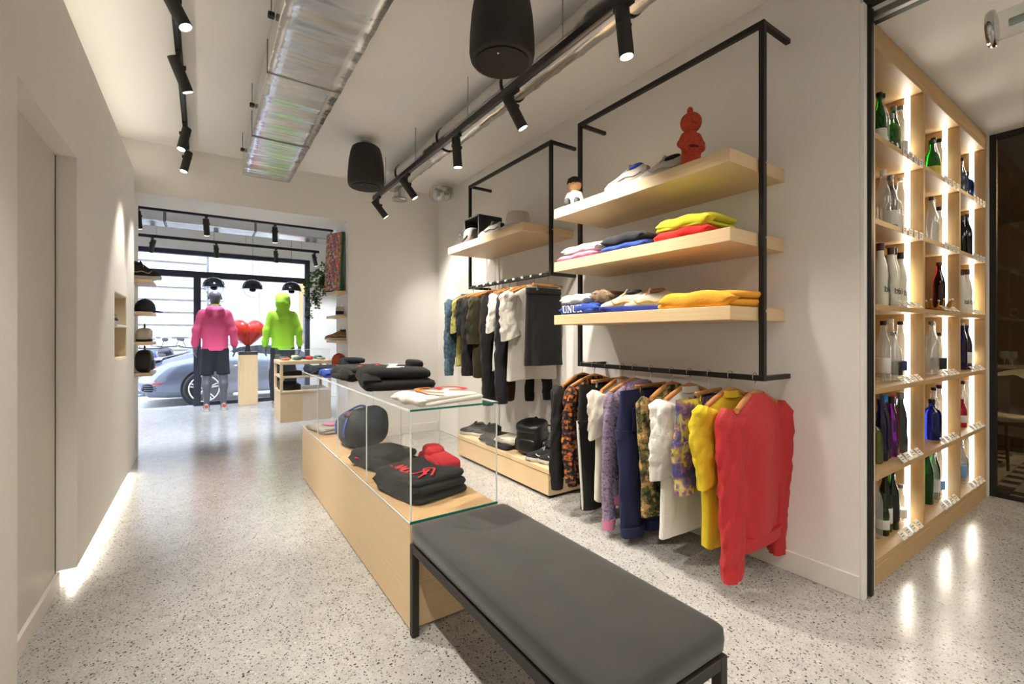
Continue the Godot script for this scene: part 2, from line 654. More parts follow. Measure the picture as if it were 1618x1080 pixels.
func ramp_image(w: int, h: int, vals: PackedByteArray, stops: Array) -> Image:
	var g := Gradient.new()
	var offs := PackedFloat32Array()
	var cols := PackedColorArray()
	for q in stops:
		offs.append(q[0])
		cols.append(q[1])
	g.offsets = offs
	g.colors = cols
	var table := []
	for i in 256: table.append(g.sample(i / 255.0))
	var out := PackedByteArray()
	out.resize(w * h * 3)
	for i in w * h:
		var c: Color = table[vals[i]]
		out[i * 3] = c.r8
		out[i * 3 + 1] = c.g8
		out[i * 3 + 2] = c.b8
	return Image.create_from_data(w, h, false, Image.FORMAT_RGB8, out)

func chips_image(n: int, base: Color, chips: Array, count: int, rmin: float, rmax: float, sd: int) -> Image:
	var r := RandomNumberGenerator.new()
	r.seed = sd
	var cloud := field_image(n, n, 6.0 / n, sd + 1, 4)
	var out := PackedByteArray()
	out.resize(n * n * 3)
	for i in n * n:
		var k := (cloud[i] / 255.0 - .5) * .07
		out[i * 3] = clampi(int((base.r + k) * 255), 0, 255)
		out[i * 3 + 1] = clampi(int((base.g + k) * 255), 0, 255)
		out[i * 3 + 2] = clampi(int((base.b + k) * 255), 0, 255)
	for q in count:
		var c: Color = chips[r.randi() % chips.size()]
		var v := r.randf_range(-.05, .05)
		var rad := rmin * pow(rmax / rmin, pow(r.randf(), 2.2))
		var cx := r.randf() * n
		var cy := r.randf() * n
		var planes := []
		var sides := r.randi_range(4, 6)
		var a0 := r.randf() * TAU
		for s in sides:
			var a := a0 + TAU * (s + r.randf_range(-.3, .3)) / sides
			planes.append([cos(a), sin(a), rad * r.randf_range(.45, 1.0)])
		var ext := int(ceil(rad * 1.3))
		for y in range(-ext, ext + 1):
			for x in range(-ext, ext + 1):
				var inside := true
				for pl in planes:
					if x * pl[0] + y * pl[1] > pl[2]:
						inside = false
						break
				if inside:
					var at := (posmod(int(cy) + y, n) * n + posmod(int(cx) + x, n)) * 3
					out[at] = clampi(int((c.r + v) * 255), 0, 255)
					out[at + 1] = clampi(int((c.g + v) * 255), 0, 255)
					out[at + 2] = clampi(int((c.b + v) * 255), 0, 255)
	return Image.create_from_data(n, n, false, Image.FORMAT_RGB8, out)

func grain_image(w: int, h: int, sd: int, a: Color, b: Color) -> Image:
	# long fibres along u
	var f := FastNoiseLite.new()
	f.seed = sd
	f.noise_type = FastNoiseLite.TYPE_SIMPLEX_SMOOTH
	f.frequency = 1.0
	var out := PackedByteArray()
	out.resize(w * h * 3)
	for y in h:
		var vy := float(y) / h * TAU
		for x in w:
			var vx := float(x) / w * TAU
			var n1 := f.get_noise_3d(cos(vy) * 9.0, sin(vy) * 9.0, cos(vx) * .35 + 3.0)
			var n2 := f.get_noise_3d(cos(vy) * 40.0 + 9, sin(vy) * 40.0, sin(vx) * .8)
			var t := clampf(.5 + n1 * .35 + n2 * .4, 0.0, 1.0)
			var c := a.lerp(b, t)
			var i := (y * w + x) * 3
			out[i] = c.r8
			out[i + 1] = c.g8
			out[i + 2] = c.b8
	return Image.create_from_data(w, h, false, Image.FORMAT_RGB8, out)

func make_image(key: String) -> Image:
	match key:
		"terrazzo":
			return chips_image(1024, Color(.67, .665, .655), [Color(.29, .275, .26), Color(.37, .355, .34), Color(.45, .43, .40), Color(.52, .49, .445), Color(.58, .565, .54), Color(.75, .745, .73), Color(.72, .715, .70), Color(.21, .20, .19)], 15000, 1.1, 6.2, 5)
		"oak":
			return grain_image(256, 256, 3, Color(.89, .785, .625), Color(.81, .695, .525))
		"weave":
			return ramp_image(256, 256, field_image(256, 256, .05, 21, 5), [[0.0, Color.BLACK], [1.0, Color.WHITE]])
		"foil":
			var f := field_image(256, 256, .015, 33, 3)
			return ramp_image(256, 256, f, [[0.0, Color.BLACK], [1.0, Color.WHITE]])
		"velvet":
			return ramp_image(256, 256, field_image(256, 256, .012, 41, 5), [[.2, Color(.165, .164, .158)], [.8, Color(.19, .188, .181)]])
		"plaster":
			return ramp_image(256, 256, field_image(256, 256, .02, 51, 5), [[0.0, Color.BLACK], [1.0, Color.WHITE]])
		"floral":
			return ramp_image(256, 256, field_image(256, 256, .030, 61, 2, FastNoiseLite.TYPE_CELLULAR), [[.0, Color(.80, .48, .16)], [.16, Color(.78, .30, .22)], [.26, Color(.86, .55, .18)], [.36, Color(.07, .06, .07)], [.62, Color(.08, .07, .06)], [.75, Color(.45, .22, .3)], [1.0, Color(.85, .62, .25)]])
		"lilac":
			return ramp_image(256, 256, field_image(256, 256, .045, 71, 3), [[.2, Color(.33, .22, .28)], [.38, Color(.55, .42, .48)], [.46, Color(.48, .50, .66)], [.58, Color(.58, .62, .76)], [.68, Color(.64, .42, .40)], [.85, Color(.42, .40, .56)]])
		"jungle":
			return ramp_image(256, 256, field_image(256, 256, .028, 81, 3), [[.2, Color(.08, .08, .06)], [.36, Color(.14, .15, .09)], [.44, Color(.42, .43, .16)], [.52, Color(.12, .12, .08)], [.6, Color(.74, .70, .42)], [.7, Color(.58, .36, .20)], [.85, Color(.80, .72, .52)]])
		"tiedye":
			return ramp_image(256, 256, field_image(256, 256, .014, 91, 4), [[.2, Color(.23, .40, .52)], [.34, Color(.36, .20, .45)], [.42, Color(.55, .45, .66)], [.5, Color(.46, .30, .50)], [.58, Color(.80, .72, .25)], [.68, Color(.87, .80, .35)], [.78, Color(.78, .76, .72)], [.9, Color(.42, .28, .50)]])
		"denim":
			return ramp_image(256, 256, field_image(256, 256, .02, 101, 5), [[.25, Color(.20, .29, .36)], [.75, Color(.36, .47, .54)]])
		"collage":
			return ramp_image(256, 256, field_image(256, 256, .07, 111, 2, FastNoiseLite.TYPE_CELLULAR), [[0.0, Color(.75, .20, .30)], [.18, Color(.85, .62, .20)], [.3, Color(.30, .25, .45)], [.42, Color(.82, .78, .70)], [.55, Color(.70, .25, .55)], [.7, Color(.20, .45, .35)], [.85, Color(.88, .60, .35)], [1.0, Color(.25, .20, .25)]])
		"stone":
			return ramp_image(256, 256, field_image(256, 256, .02, 121, 5), [[.2, Color(.54, .535, .525)], [.8, Color(.62, .615, .60)]])
		"paving":
			return ramp_image(256, 256, field_image(256, 256, .03, 131, 5), [[.2, Color(.62, .60, .58)], [.8, Color(.74, .72, .70)]])
		"tan_speckle":
			return ramp_image(256, 256, field_image(256, 256, .06, 141, 4), [[.3, Color(.55, .50, .42)], [.6, Color(.72, .68, .60)], [.8, Color(.85, .82, .75)]])
		"red_rough":
			return ramp_image(256, 256, field_image(256, 256, .09, 151, 3), [[.25, Color(.42, .08, .05)], [.5, Color(.72, .22, .12)], [.75, Color(.86, .38, .22)]])
	return Image.create(4, 4, false, Image.FORMAT_RGB8)

func printed(key: String, image: String, scale: float, rough := .9) -> StandardMaterial3D:
	if M.has(key): return M[key]
	var m := mat(key, Color.WHITE, rough)
	m.albedo_texture = tex(image)
	m.uv1_triplanar = true
	m.uv1_scale = Vector3.ONE * scale
	return m
# ---------------------------------------------------------------- street
func build_street() -> void:
	var paving := printed("paving", "paving", 1.2, .8)
	struct_span("street", Vector3(-30, -.6, -60), Vector3(30, -.215, -9.2), paving)
	var walk := room("sidewalk")
	for i in 9:
		for k in 3:
			var x := -3.6 + i * .62 + (.3 if k % 2 == 1 else 0.0)
			part("paver", box(Vector3(.61, .05, .39), .006), paving, walk, Vector3(x, -.205, -9.42 - k * .4))
	# shop window
	var sf := room("window_1")
	var fr: Material = M.slate_frame
	part_span("post", Vector3(-.13, 0, ZF - .05), Vector3(-.03, 2.10, ZF + .05), fr, sf)
	part_span("post", Vector3(1.55, 0, ZF - .05), Vector3(1.63, 2.53, ZF + .05), fr, sf)
	part_span("post", Vector3(-1.05, 0, ZF - .05), Vector3(-.99, 2.53, ZF + .05), fr, sf)
	part_span("transom", Vector3(-.99, 2.10, ZF - .05), Vector3(1.55, 2.20, ZF + .05), fr, sf)
	part_span("top_rail", Vector3(-.99, 2.46, ZF - .05), Vector3(1.55, 2.53, ZF + .05), fr, sf)
	part_span("bottom_rail", Vector3(-.03, 0, ZF - .04), Vector3(1.55, .06, ZF + .04), fr, sf)
	part_span("pane", Vector3(-.03, .06, ZF - .006), Vector3(1.55, 2.10, ZF + .006), M.window_glass, sf)
	part_span("pane", Vector3(-.99, 2.20, ZF - .006), Vector3(1.55, 2.46, ZF + .006), M.window_glass, sf)
	# buildings across the street
	var stone := printed("stone", "stone", .6, .9)
	var b := thing("town_house", "pale stone town house with grooved courses across the street", "building", Vector3(-1.5, -.2, -19.0))
	part_span("wall", Vector3(-7, 0, -4), Vector3(3.2, 14, -.06), stone, b)
	for k in 24:
		part_span("course", Vector3(-7, .03 + k * .42, -.06), Vector3(1.6, .39 + k * .42, .06), stone, b, .02)
	for k in 10:
		part_span("corner_stone", Vector3(1.66, .02 + k * .84, -.05), Vector3(2.4 if k % 2 == 0 else 2.1, .82 + k * .84, .04), stone, b, .02)
	for k in 2:
		var w := part_span("window", Vector3(-4.2 + k * 2.6, 1.4, -.02), Vector3(-3.1 + k * 2.6, 3.6, .05), M.white_plastic, b, .01)
		part("pane", box(Vector3(.42, 1.9, .02), .002), mat("far_pane", Color(.25, .30, .36), .1), w, Vector3(-.26, 0, .035))
		part("pane", box(Vector3(.42, 1.9, .02), .002), M.far_pane, w, Vector3(.26, 0, .035))
	var c := thing("cream_house", "plain cream house front with a wooden street door across the road", "building", Vector3(4.4, -.2, -20.0))
	var cream := mat("house_cream", Color(.90, .87, .80), .9)
	part_span("wall", Vector3(-2.6, 0, -4), Vector3(9, 14, 0), cream, c)
	part_span("plinth", Vector3(-2.6, 0, 0), Vector3(9, .7, .08), stone, c)
	for x in [-1.2, 2.9]:
		var dr := part_span("street_door", Vector3(x, .02, .0), Vector3(x + 1.3, 3.4, .1), mat("door_wood", Color(.70, .42, .22), .5), c, .01)
		for k in 2:
			part("pane", box(Vector3(.45, 2.0, .03), .003), M.far_pane, dr, Vector3(-.29 + .58 * k, .3, .05))
	for x in [-1.2, 2.9]:
		for y in [4.6, 8.2]:
			var w := part_span("window", Vector3(x, y, 0), Vector3(x + 1.3, y + 2.0, .06), M.white_plastic, c, .01)
			part("pane", box(Vector3(.5, 1.7, .02), .002), M.far_pane, w, Vector3(-.3, 0, .04))
			part("pane", box(Vector3(.5, 1.7, .02), .002), M.far_pane, w, Vector3(.3, 0, .04))
	var side := thing("side_house", "tall pale house front closing the far end of the street", "building", Vector3(-13, -.2, -19.5))
	part_span("wall", Vector3(-8, 0, -4), Vector3(4.4, 14, 0), stone, side)
	part_span("plinth", Vector3(-8, 0, 0), Vector3(4.4, .8, .1), stone, side)
	build_car()
	for q in [[-1.2, -13.6, 1.15, Color(.22, .27, .40), "dark blue scooter parked behind the tail of the sports car"], [-.38, -13.9, 1.0, Color(.35, .37, .42), "grey motorbike with tall mirrors parked across the road"], [-.95, -15.6, 1.3, Color(.12, .12, .14), "black scooter standing furthest away across the road"]]:
		motorbike(Vector3(q[0], -.215, q[1]), q[2], q[3], q[4])

func motorbike(at: Vector3, turn: float, c: Color, label: String) -> void:
	var t := thing("motorbike", label, "motorbike", at, turn, "two-wheelers parked in the street")
	var paint := mat("bike_%s" % c.to_html(false), c, .25)
	for x in [-.62, .62]:
		var st := begin()
		var rings := []
		for i in 20:
			var a := TAU * i / 20.0
			rings.append(ring(Vector3(cos(a) * .25, sin(a) * .25 + .3, 0), Vector3(cos(a), sin(a), 0) * .055, Vector3(0, 0, .055), 8))
		rings.append(rings[0])
		loft(st, rings, false, false)
		var w := part("wheel", finish(st), M.rubber, t, Vector3(x, 0, 0))
		part("hub", rod_mesh(Vector3(0, .3, -.06), Vector3(0, .3, .06), .17, .17, 16), M.grey_metal, w)
	part("body", blob_mesh(Vector3(.9, .42, .30), .7, .7, .02, 6.0, at.x), paint, t, Vector3(-.12, .33, 0))
	part("seat", blob_mesh(Vector3(.72, .16, .28), .6, .5), M.black_matte, t, Vector3(-.28, .72, 0))
	part("front_shield", blob_mesh(Vector3(.16, .65, .40), .7, .7), paint, t, Vector3(.44, .40, 0), Vector3(0, 0, .25))
	part("fork", rod_mesh(Vector3(.62, .3, 0), Vector3(.40, 1.02, 0), .035, .03), M.grey_metal, t)
	part("handlebar", tube_mesh(smooth_path([Vector3(.30, 1.08, -.34), Vector3(.40, 1.05, -.15), Vector3(.40, 1.05, .15), Vector3(.30, 1.08, .34)]), .018), M.black_matte, t)
	for s in [-1, 1]:
		var m := part("mirror_stem", tube_mesh([Vector3(.38, 1.06, .22 * s), Vector3(.36, 1.25, .30 * s)], .008), M.black_matte, t)
		part("mirror", blob_mesh(Vector3(.04, .09, .14), .8, .8), M.black_matte, m, Vector3(.36, 1.22, .32 * s))
	part("tail_lamp", blob_mesh(Vector3(.06, .07, .16), .6, .6), mat("tail_red", Color(.75, .08, .10), .2), t, Vector3(-.62, .66, 0))
	part("windscreen", blob_mesh(Vector3(.05, .32, .30), .6, .7), M.window_glass, t, Vector3(.42, 1.05, 0), Vector3(0, 0, .3))

# rear-engined coupe, nose towards +x; origin on the road below the middle of the rear axle, near side
func build_car() -> void:
	var t := thing("sports_car", "silver grey sports coupe parked along the kerb outside the window", "car", Vector3(.02, -.215, -11.52))
	var paint := mat("car_silver", Color(.34, .36, .41), .25, .5)
	paint.clearcoat_enabled = true
	paint.clearcoat = 1.0
	paint.clearcoat_roughness = .05
	var dark := mat("car_black", Color(.03, .03, .035), .35)
	# stations along x: [x, half width, sill y, shoulder y, roof y, roof half width]
	var stations := [[-1.04, .70, .42, .60, .66, .55], [-.98, .80, .30, .62, .74, .60], [-.85, .87, .22, .70, .84, .62], [-.55, .91, .20, .84, .94, .60], [-.2, .925, .19, .90, 1.05, .58], [.2, .925, .18, .90, 1.17, .57], [.6, .91, .18, .86, 1.26, .56], [1.0, .895, .18, .84, 1.29, .56], [1.4, .89, .18, .83, 1.27, .55], [1.8, .885, .18, .82, 1.16, .54], [2.15, .885, .18, .81, .98, .56], [2.45, .89, .18, .80, .84, .60], [2.8, .88, .19, .76, .80, .60], [3.1, .84, .20, .68, .72, .58], [3.35, .74, .24, .58, .61, .52], [3.45, .60, .32, .50, .52, .44]]
	var rings := []
	for s in stations:
		var r := PackedVector3Array()
		var prof := [[s[1] * .93, s[2]], [s[1], s[2] + .12], [s[1] * 1.01, lerpf(s[2], s[3], .6)], [s[1] * .97, s[3]], [lerpf(s[1] * .93, s[5], .25), s[3] + (s[4] - s[3]) * .22], [lerpf(s[1], s[5], .8), lerpf(s[3], s[4], .72)], [s[5] * .86, s[4] - (s[4] - s[3]) * .07], [s[5] * .4, s[4]]]
		for p in prof: r.append(Vector3(s[0], p[1], p[0]))
		for i in range(prof.size() - 1, -1, -1): r.append(Vector3(s[0], prof[i][1], -prof[i][0]))
		rings.append(r)
	var st := begin()
	loft(st, rings)
	part("body", finish(st), paint, t)
	for side in [1, -1]:
		for x in [.0, 2.45]:
			var arch := part("wheel_arch", rod_mesh(Vector3(x, .35, .80 * side), Vector3(x, .35, .945 * side), .385, .375, 28), dark, t)
			var stw := begin()
			lathe(stw, [[.25, -.10], [.31, -.115], [.34, -.09], [.345, 0], [.34, .09], [.31, .115], [.25, .10], [.24, 0]], 28, Transform3D(Basis(Vector3.RIGHT, PI / 2), Vector3(x, .345, .86 * side)), false, false)
			var w := part("tyre", finish(stw), M.rubber, t)
			var sr := begin()
			lathe(sr, [[.255, -.02], [.262, 0], [.255, .03], [.235, .03], [.235, -.02]], 28, Transform3D(Basis(Vector3.RIGHT, PI / 2 * side), Vector3(x, .345, .955 * side)), false, false)
			for k in 5:
				var a := TAU * k / 5.0 + .3
				for da in [-.13, .13]:
					rod(sr, Vector3(x + cos(a) * .05, .345 + sin(a) * .05, .965 * side), Vector3(x + cos(a + da) * .245, .345 + sin(a + da) * .245, .955 * side), .016, .018, 6)
			rod(sr, Vector3(x, .345, .93 * side), Vector3(x, .345, .975 * side), .06, .05, 16)
			part("rim", finish(sr), M.chrome, w)
		# side window band
		var g := begin()
		slab(g, [Vector2(.18, .95), Vector2(.5, .925), Vector2(2.0, .90), Vector2(1.75, 1.06), Vector2(1.4, 1.17), Vector2(1.0, 1.20), Vector2(.6, 1.16)], 0, .012, .0, Transform3D(Basis(Vector3.RIGHT, -.42 * side), Vector3(0, .36 if side > 0 else .36, .0)) if false else Transform3D.IDENTITY)
		var sw := part("side_window", finish(g), mat("car_glass", Color(.10, .12, .15), .05), t, Vector3(0, 0, .775 * side), Vector3(-.30 * side, 0, 0))
		sw.position = Vector3(0, .02, .775 * side + .245 * side)
		part("tail_lamp", blob_mesh(Vector3(.30, .085, .10), .6, .6), mat("tail_red", Color(.75, .08, .10), .2), t, Vector3(-.86, .70, .80 * side), Vector3(0, .55 * side, .18))
		part("bumper_vent", blob_mesh(Vector3(.34, .15, .08), .5, .5), dark, t, Vector3(-.80, .32, .845 * side), Vector3(0, .38 * side, -.12))
		for k in 3:
			part("vent_fin", box(Vector3(.26, .012, .03), .003), paint, t, Vector3(-.79, .36 + k * .035, .895 * side), Vector3(0, .38 * side, -.1))
		part("side_reflector", box(Vector3(.20, .022, .02), .004), M.tail_red, t, Vector3(-.70, .475, .90 * side), Vector3(0, .2 * side, 0))
		part("sill", box(Vector3(1.5, .06, .05), .015), mat("sill_pale", Color(.75, .76, .78), .3, .3), t, Vector3(1.22, .20, .895 * side))
	part("rear_bumper_lip", blob_mesh(Vector3(.34, .09, 1.56), .35, .5), paint, t, Vector3(-.92, .22, 0))
	part("engine_lid", box(Vector3(.5, .015, .9), .006), dark, t, Vector3(-.42, .985, 0), Vector3(0, 0, .24))
	part("spoiler", blob_mesh(Vector3(.22, .05, 1.3), .4, .5), paint, t, Vector3(-.76, .87, 0), Vector3(0, 0, .1))
# ---------------------------------------------------------------- ceiling services
func track(called: String, a: Vector3, b: Vector3, label: String, wires: Array) -> void:
	var t := thing(called, label, "track", (a + b) * .5)
	var d := (b - a)
	var along_z := absf(d.z) > absf(d.x)
	var size := Vector3(.035, .04, absf(d.z)) if along_z else Vector3(absf(d.x), .04, .035)
	part("bar", box(size, .003), M.black_metal, t)
	part("groove", box(size * (Vector3(.35, .02, .99) if along_z else Vector3(.99, .02, .35)), .0002), mat("track_slot", Color(.30, .30, .33), .3, .6), t, Vector3(0, -.0202, 0))
	for w in wires:
		var p := Vector3(0, 0, w - t.position.z) if along_z else Vector3(w - t.position.x, 0, 0)
		part("wire", rod_mesh(p + Vector3(0, .02, 0), p + Vector3(0, CEIL - a.y, 0), .0025, .0025, 6), M.grey_metal, t)

var spot_mesh := {}
func spotlight(at: Vector3, aim: Vector3, energy: float, angle: float, label: String, group: String, length := .19, color := WARM) -> void:
	# at: point on the underside of the track
	var t := thing("track_spotlight", label, "spotlight", at, 0.0, group)
	if spot_mesh.is_empty():
		var sh := begin()
		lathe(sh, [[.029, 0], [.031, .004], [.031, length - .004], [.030, length]], 18)
		spot_mesh.head = finish(sh)
		spot_mesh.lens = rod_mesh(Vector3(0, -.0005, 0), Vector3(0, -.004, 0), .0265, .0265, 18)
		spot_mesh.adapter = box(Vector3(.03, .022, .10), .004)
		spot_mesh.stem = rod_mesh(Vector3.ZERO, Vector3(0, -.06, 0), .008, .008, 10)
		spot_mesh.knuckle = rod_mesh(Vector3(-.036, 0, 0), Vector3(.036, 0, 0), .013, .013, 12)
	part("adapter", spot_mesh.adapter, M.black_metal, t, Vector3(0, -.011, 0))
	part("stem", spot_mesh.stem, M.black_metal, t, Vector3(0, -.02, 0))
	var d := (aim - (at + Vector3(0, -.09, 0))).normalized()
	var head := part("head", spot_mesh.head, M.black_matte, t)
	var up := -d
	var x := up.cross(Vector3.BACK if absf(up.z) < .9 else Vector3.RIGHT).normalized()
	head.transform = Transform3D(Basis(x, up, x.cross(up)), Vector3(0, -.10, 0) + d * (length * .62))
	part("lens", spot_mesh.lens, M.lamp_lens, head)
	part("knuckle", spot_mesh.knuckle, M.black_metal, t, Vector3(0, -.08, 0))
	if energy > 0.0:
		var l := SpotLight3D.new()
		l.name = "beam"
		l.light_energy = energy
		l.light_color = color
		l.spot_angle = angle
		l.spot_angle_attenuation = .7
		l.spot_range = 30.0
		l.spot_attenuation = 2.0
		l.light_size = .027
		l.shadow_enabled = true
		head.add_child(l)
		l.position = Vector3(0, -.012, 0)
		l.rotation.x = -PI / 2

# foil-wrapped box whose skin ripples slightly across its length (z)
func duct_mesh(w: float, h: float, l: float, seed: int) -> ArrayMesh:
	var st := begin()
	var rings := []
	var n := 64
	for i in n + 1:
		var z := -l * .5 + l * i / n
		var q := z * 60.0 + seed * 40.0
		var e := .0022 * soft.get_noise_2d(q * 3.0, 3.0) + .0012 * sin(z * 31.0 + seed)
		var r := PackedVector3Array()
		var corner := [[-1, -1], [1, -1], [1, 1], [-1, 1]]
		for c in 4:
			for s in 6:
				var u := lerpf(corner[c][0], corner[(c + 1) % 4][0], s / 6.0)
				var v := lerpf(corner[c][1], corner[(c + 1) % 4][1], s / 6.0)
				var sag := e + .0016 * soft.get_noise_2d(u * 25.0 + 9.0, q * 2.0)
				r.append(Vector3(u * w * .5 * (1.0 + sag), v * (h * .5 + sag * 1.5), z))
		rings.append(r)
	loft(st, rings)
	return finish(st)

func build_ceiling_services() -> void:
	# wide foil-wrapped duct
	var t := thing("rectangular_duct", "wide foil-wrapped rectangular air duct hung under the ceiling", "duct", Vector3(.485, 2.69, -1.9))
	for k in 6:
		part("section", duct_mesh(.385, .18, .955, k), M.foil, t, Vector3(0, 0, -2.37 + k * .965))
		part("flange", box(Vector3(.393, .188, .012), .002), M.grey_metal, t, Vector3(0, 0, -2.37 + k * .965 + .482))
	part("end_cap", box(Vector3(.38, .175, .02), .004), M.grey_metal, t, Vector3(0, 0, -2.855))
	for z in [-2.55, -1.65, -.6]:
		var b := part("bracket", box(Vector3(.03, .022, .035), .004), M.black_metal, t, Vector3(-.21, .03, z))
		part("bolt", rod_mesh(Vector3.ZERO, Vector3(0, .148, 0), .0025, .0025, 8), M.grey_metal, b)
	# round spiral duct
	var r := thing("spiral_duct", "round spiral metal air duct above the hanging light track", "duct", Vector3(1.635, 2.74, -1.6))
	var st := begin()
	var rings := []
	var n := 150
	for i in n + 1:
		var z := -3.02 + 6.0 * i / n
		var bump := .0045 if i % 5 == 0 else 0.0
		rings.append(ring(Vector3(0, 0, z), Vector3(.092 + bump, 0, 0), Vector3(0, .092 + bump, 0), 24))
	loft(st, rings)
	part("pipe", finish(st), M.duct_metal, r)
	for z in [-2.7, -1.75, -.8, .15, 1.1, 2.0]:
		var s2 := begin()
		lathe(s2, [[.096, -.012], [.099, -.010], [.099, .010], [.096, .012]], 24, Transform3D(Basis(Vector3.RIGHT, PI / 2), Vector3(0, 0, z)), false, false)
		var c := part("clamp", finish(s2), M.black_metal, r)
		part("rod", rod_mesh(Vector3(0, .098, z), Vector3(0, .128, z), .004, .004, 6), M.grey_metal, c)
	# tracks
	track("light_track", Vector3(1.45, 2.56, -4.66), Vector3(1.45, 2.56, .9), "black light track hung on wires below the round duct", [-4.3, -3.56, -2.66, -1.7, -.6, .5])
	track("light_track", Vector3(-.12, CEIL - .021, -5.10), Vector3(-.12, CEIL - .021, 1.4), "black light track fixed to the ceiling beside the panel wall", [])
	var g := "spotlights on the hanging track"
	var a: Array = [[-4.52, Vector3(2.39, 1.3, -4.45), "first from the street end"], [-3.75, Vector3(2.3, 1.2, -3.5), "second from the street end"], [-2.82, Vector3(1.62, .8, -2.9), "third from the street end"], [-2.13, Vector3(2.2, 1.1, -1.9), "fourth from the street end"], [-1.31, Vector3(1.72, .3, -1.25), "fifth from the street end"]]
	var en := [1.2, 1.9, 1.6, 2.0, .6]
	for i in 5:
		spotlight(Vector3(1.45, 2.54, a[i][0]), a[i][1], en[i], 46.0, "black cylinder spotlight on the hanging track, " + a[i][2], g)
	spotlight(Vector3(1.45, 2.54, -.45), Vector3(1.7, .3, -.7), .3, 48.0, "added fill spotlight on the hanging track over the bench end", g)  # extra spot out of view, added as fill light
	spotlight(Vector3(1.45, 2.54, .4), Vector3(1.4, .0, .2), .5, 48.0, "added fill spotlight on the hanging track behind the bench", g)  # another added fill spot, behind the camera
	g = "spotlights on the ceiling track"
	var b := [[-2.68, Vector3(.75, .9, -2.4), "first from the door"], [-3.34, Vector3(.75, .6, -3.9), "second from the door"], [-4.43, Vector3(-.487, .9, -4.05), "washing the wall box"], [-5.0, Vector3(-.487, .9, -4.75), "last before the wide opening"]]
	var eb := [3.0, 3.0, 1.3, 1.2]
	for i in 4:
		spotlight(Vector3(-.12, CEIL - .042, b[i][0]), b[i][1], eb[i], 34.0 if i < 2 else 24.0, "black cylinder spotlight on the ceiling track, " + b[i][2], g)
	for z in [-1.2, .2]:  # two more spots out of view, added to fill the floor near the camera
		spotlight(Vector3(-.12, CEIL - .042, z), Vector3(.42, .0, z - .7), 1.65, 38.0, "added fill spotlight on the ceiling track %s" % ("opposite the bench" if z < 0 else "behind the bench"), g)
	# pendant loudspeakers
	for q in [[Vector3(1.185, 2.455, -4.03), "black pendant loudspeaker near the wide opening"], [Vector3(1.183, 2.46, -1.83), "black pendant loudspeaker hanging above the glass case"]]:
		var s := thing("pendant_loudspeaker", q[1], "loudspeaker", q[0], 0.0, "pendant loudspeakers")
		part("housing", lathe_mesh([[.128, .002], [.140, .0], [.150, .012], [.156, .04], [.154, .12], [.146, .22], [.132, .30], [.118, .342], [.10, .356], [.05, .36]], 36), M.black_matte, s)
		var gr := part("grille", lathe_mesh([[.128, -.004], [.125, .004]], 36), mat("speaker_cloth", Color(.13, .12, .105), .9), s)
		part("badge", box(Vector3(.010, .003, .010), .001), M.chrome, gr, Vector3(-.06, -.005, .06))
		part("mount", rod_mesh(Vector3(0, .355, 0), Vector3(0, CEIL - q[0].y, 0), .012, .012, 10), M.grey_metal, s)
		part("canopy", lathe_mesh([[.045, CEIL - q[0].y - .02], [.05, CEIL - q[0].y]], 18), M.white_plastic, s)
	# glass tube lamps
	tube_lamp(Vector3(1.70, 2.87, -4.60), Vector3(0, -1, 0), .30, .06, "upright clear glass tube lamp with a metal foot under the ceiling", Vector3.ZERO)
	tube_lamp(Vector3(2.33, 2.79, -4.74), Vector3(-.80, -.30, .45).normalized(), .24, .075, "clear glass tube lamp fixed high in the corner over the flush door", Vector3(2.385, 2.83, -4.80))
	tube_lamp(Vector3(2.80, 2.47, .25), Vector3(0, 0, -1), .72, .057, "long clear glass tube lamp held by chrome bands in the side room", Vector3(2.80, 2.6, .07))
	# smoke detector and small vent on the end wall
	single("smoke_detector", lathe_mesh([[.058, 0], [.055, .02], [.05, .03], [.01, .032]], 24), M.white_plastic, "small round white detector high on the end wall behind the loudspeaker", "detector", Vector3(1.544, 2.713, ZE), Vector3(PI / 2, 0, 0))

func tube_lamp(at: Vector3, d: Vector3, length: float, r: float, label: String, mount: Vector3) -> void:
	var t := thing("tube_lamp", label, "lamp", at)
	var x := d.cross(Vector3.UP if absf(d.y) < .9 else Vector3.RIGHT).normalized()
	var bs := Basis(x, d, x.cross(d))
	var st := begin()
	lathe(st, [[r, 0], [r, length]], 24, Transform3D(bs, Vector3.ZERO), false, false)
	part("glass_tube", finish(st), glass("lamp_glass", Color(.80, .86, .85), .18), t)
	st = begin()
	lathe(st, [[r * .5, length + .006], [r * 1.25, length + .004], [r * 1.32, length - .006], [r * 1.3, length - .018], [r, length - .022]], 24, Transform3D(bs, Vector3.ZERO))
	part("end_cap", finish(st), M.chrome, t)
	st = begin()
	lathe(st, [[r * 1.04, length * .2], [r * 1.08, length * .2 + .003], [r * 1.08, length * .2 + .03], [r * 1.04, length * .2 + .033]], 24, Transform3D(bs, Vector3.ZERO), false, false)
	if length > .4: lathe(st, [[r * 1.04, length - .16], [r * 1.08, length - .157], [r * 1.08, length - .11], [r * 1.04, length - .107]], 24, Transform3D(bs, Vector3.ZERO), false, false)
	part("band", finish(st), M.chrome, t)
	st = begin()
	rod(st, d * (length * .05), d * (length * .92), r * .28, r * .28, 12)
	part("inner_bulb", finish(st), mat("lamp_core", Color(.55, .62, .60), .3), t)
	if mount != Vector3.ZERO:
		var m := part("bracket", tube_mesh([d * (length * .25), d * (length * .25) + (mount - at - d * (length * .25)) * .98], .018), M.chrome, t)
		part("wall_plate", blob_mesh(Vector3(.10, .10, .10), 1.0, 1.0), M.chrome, m, mount - at - Vector3(0, .05, 0)) if length < .4 else null
	else:
		part("stem", rod_mesh(Vector3.ZERO, Vector3(0, .0, 0) + d * .02, r * .9, r * .9, 16), M.chrome, t)

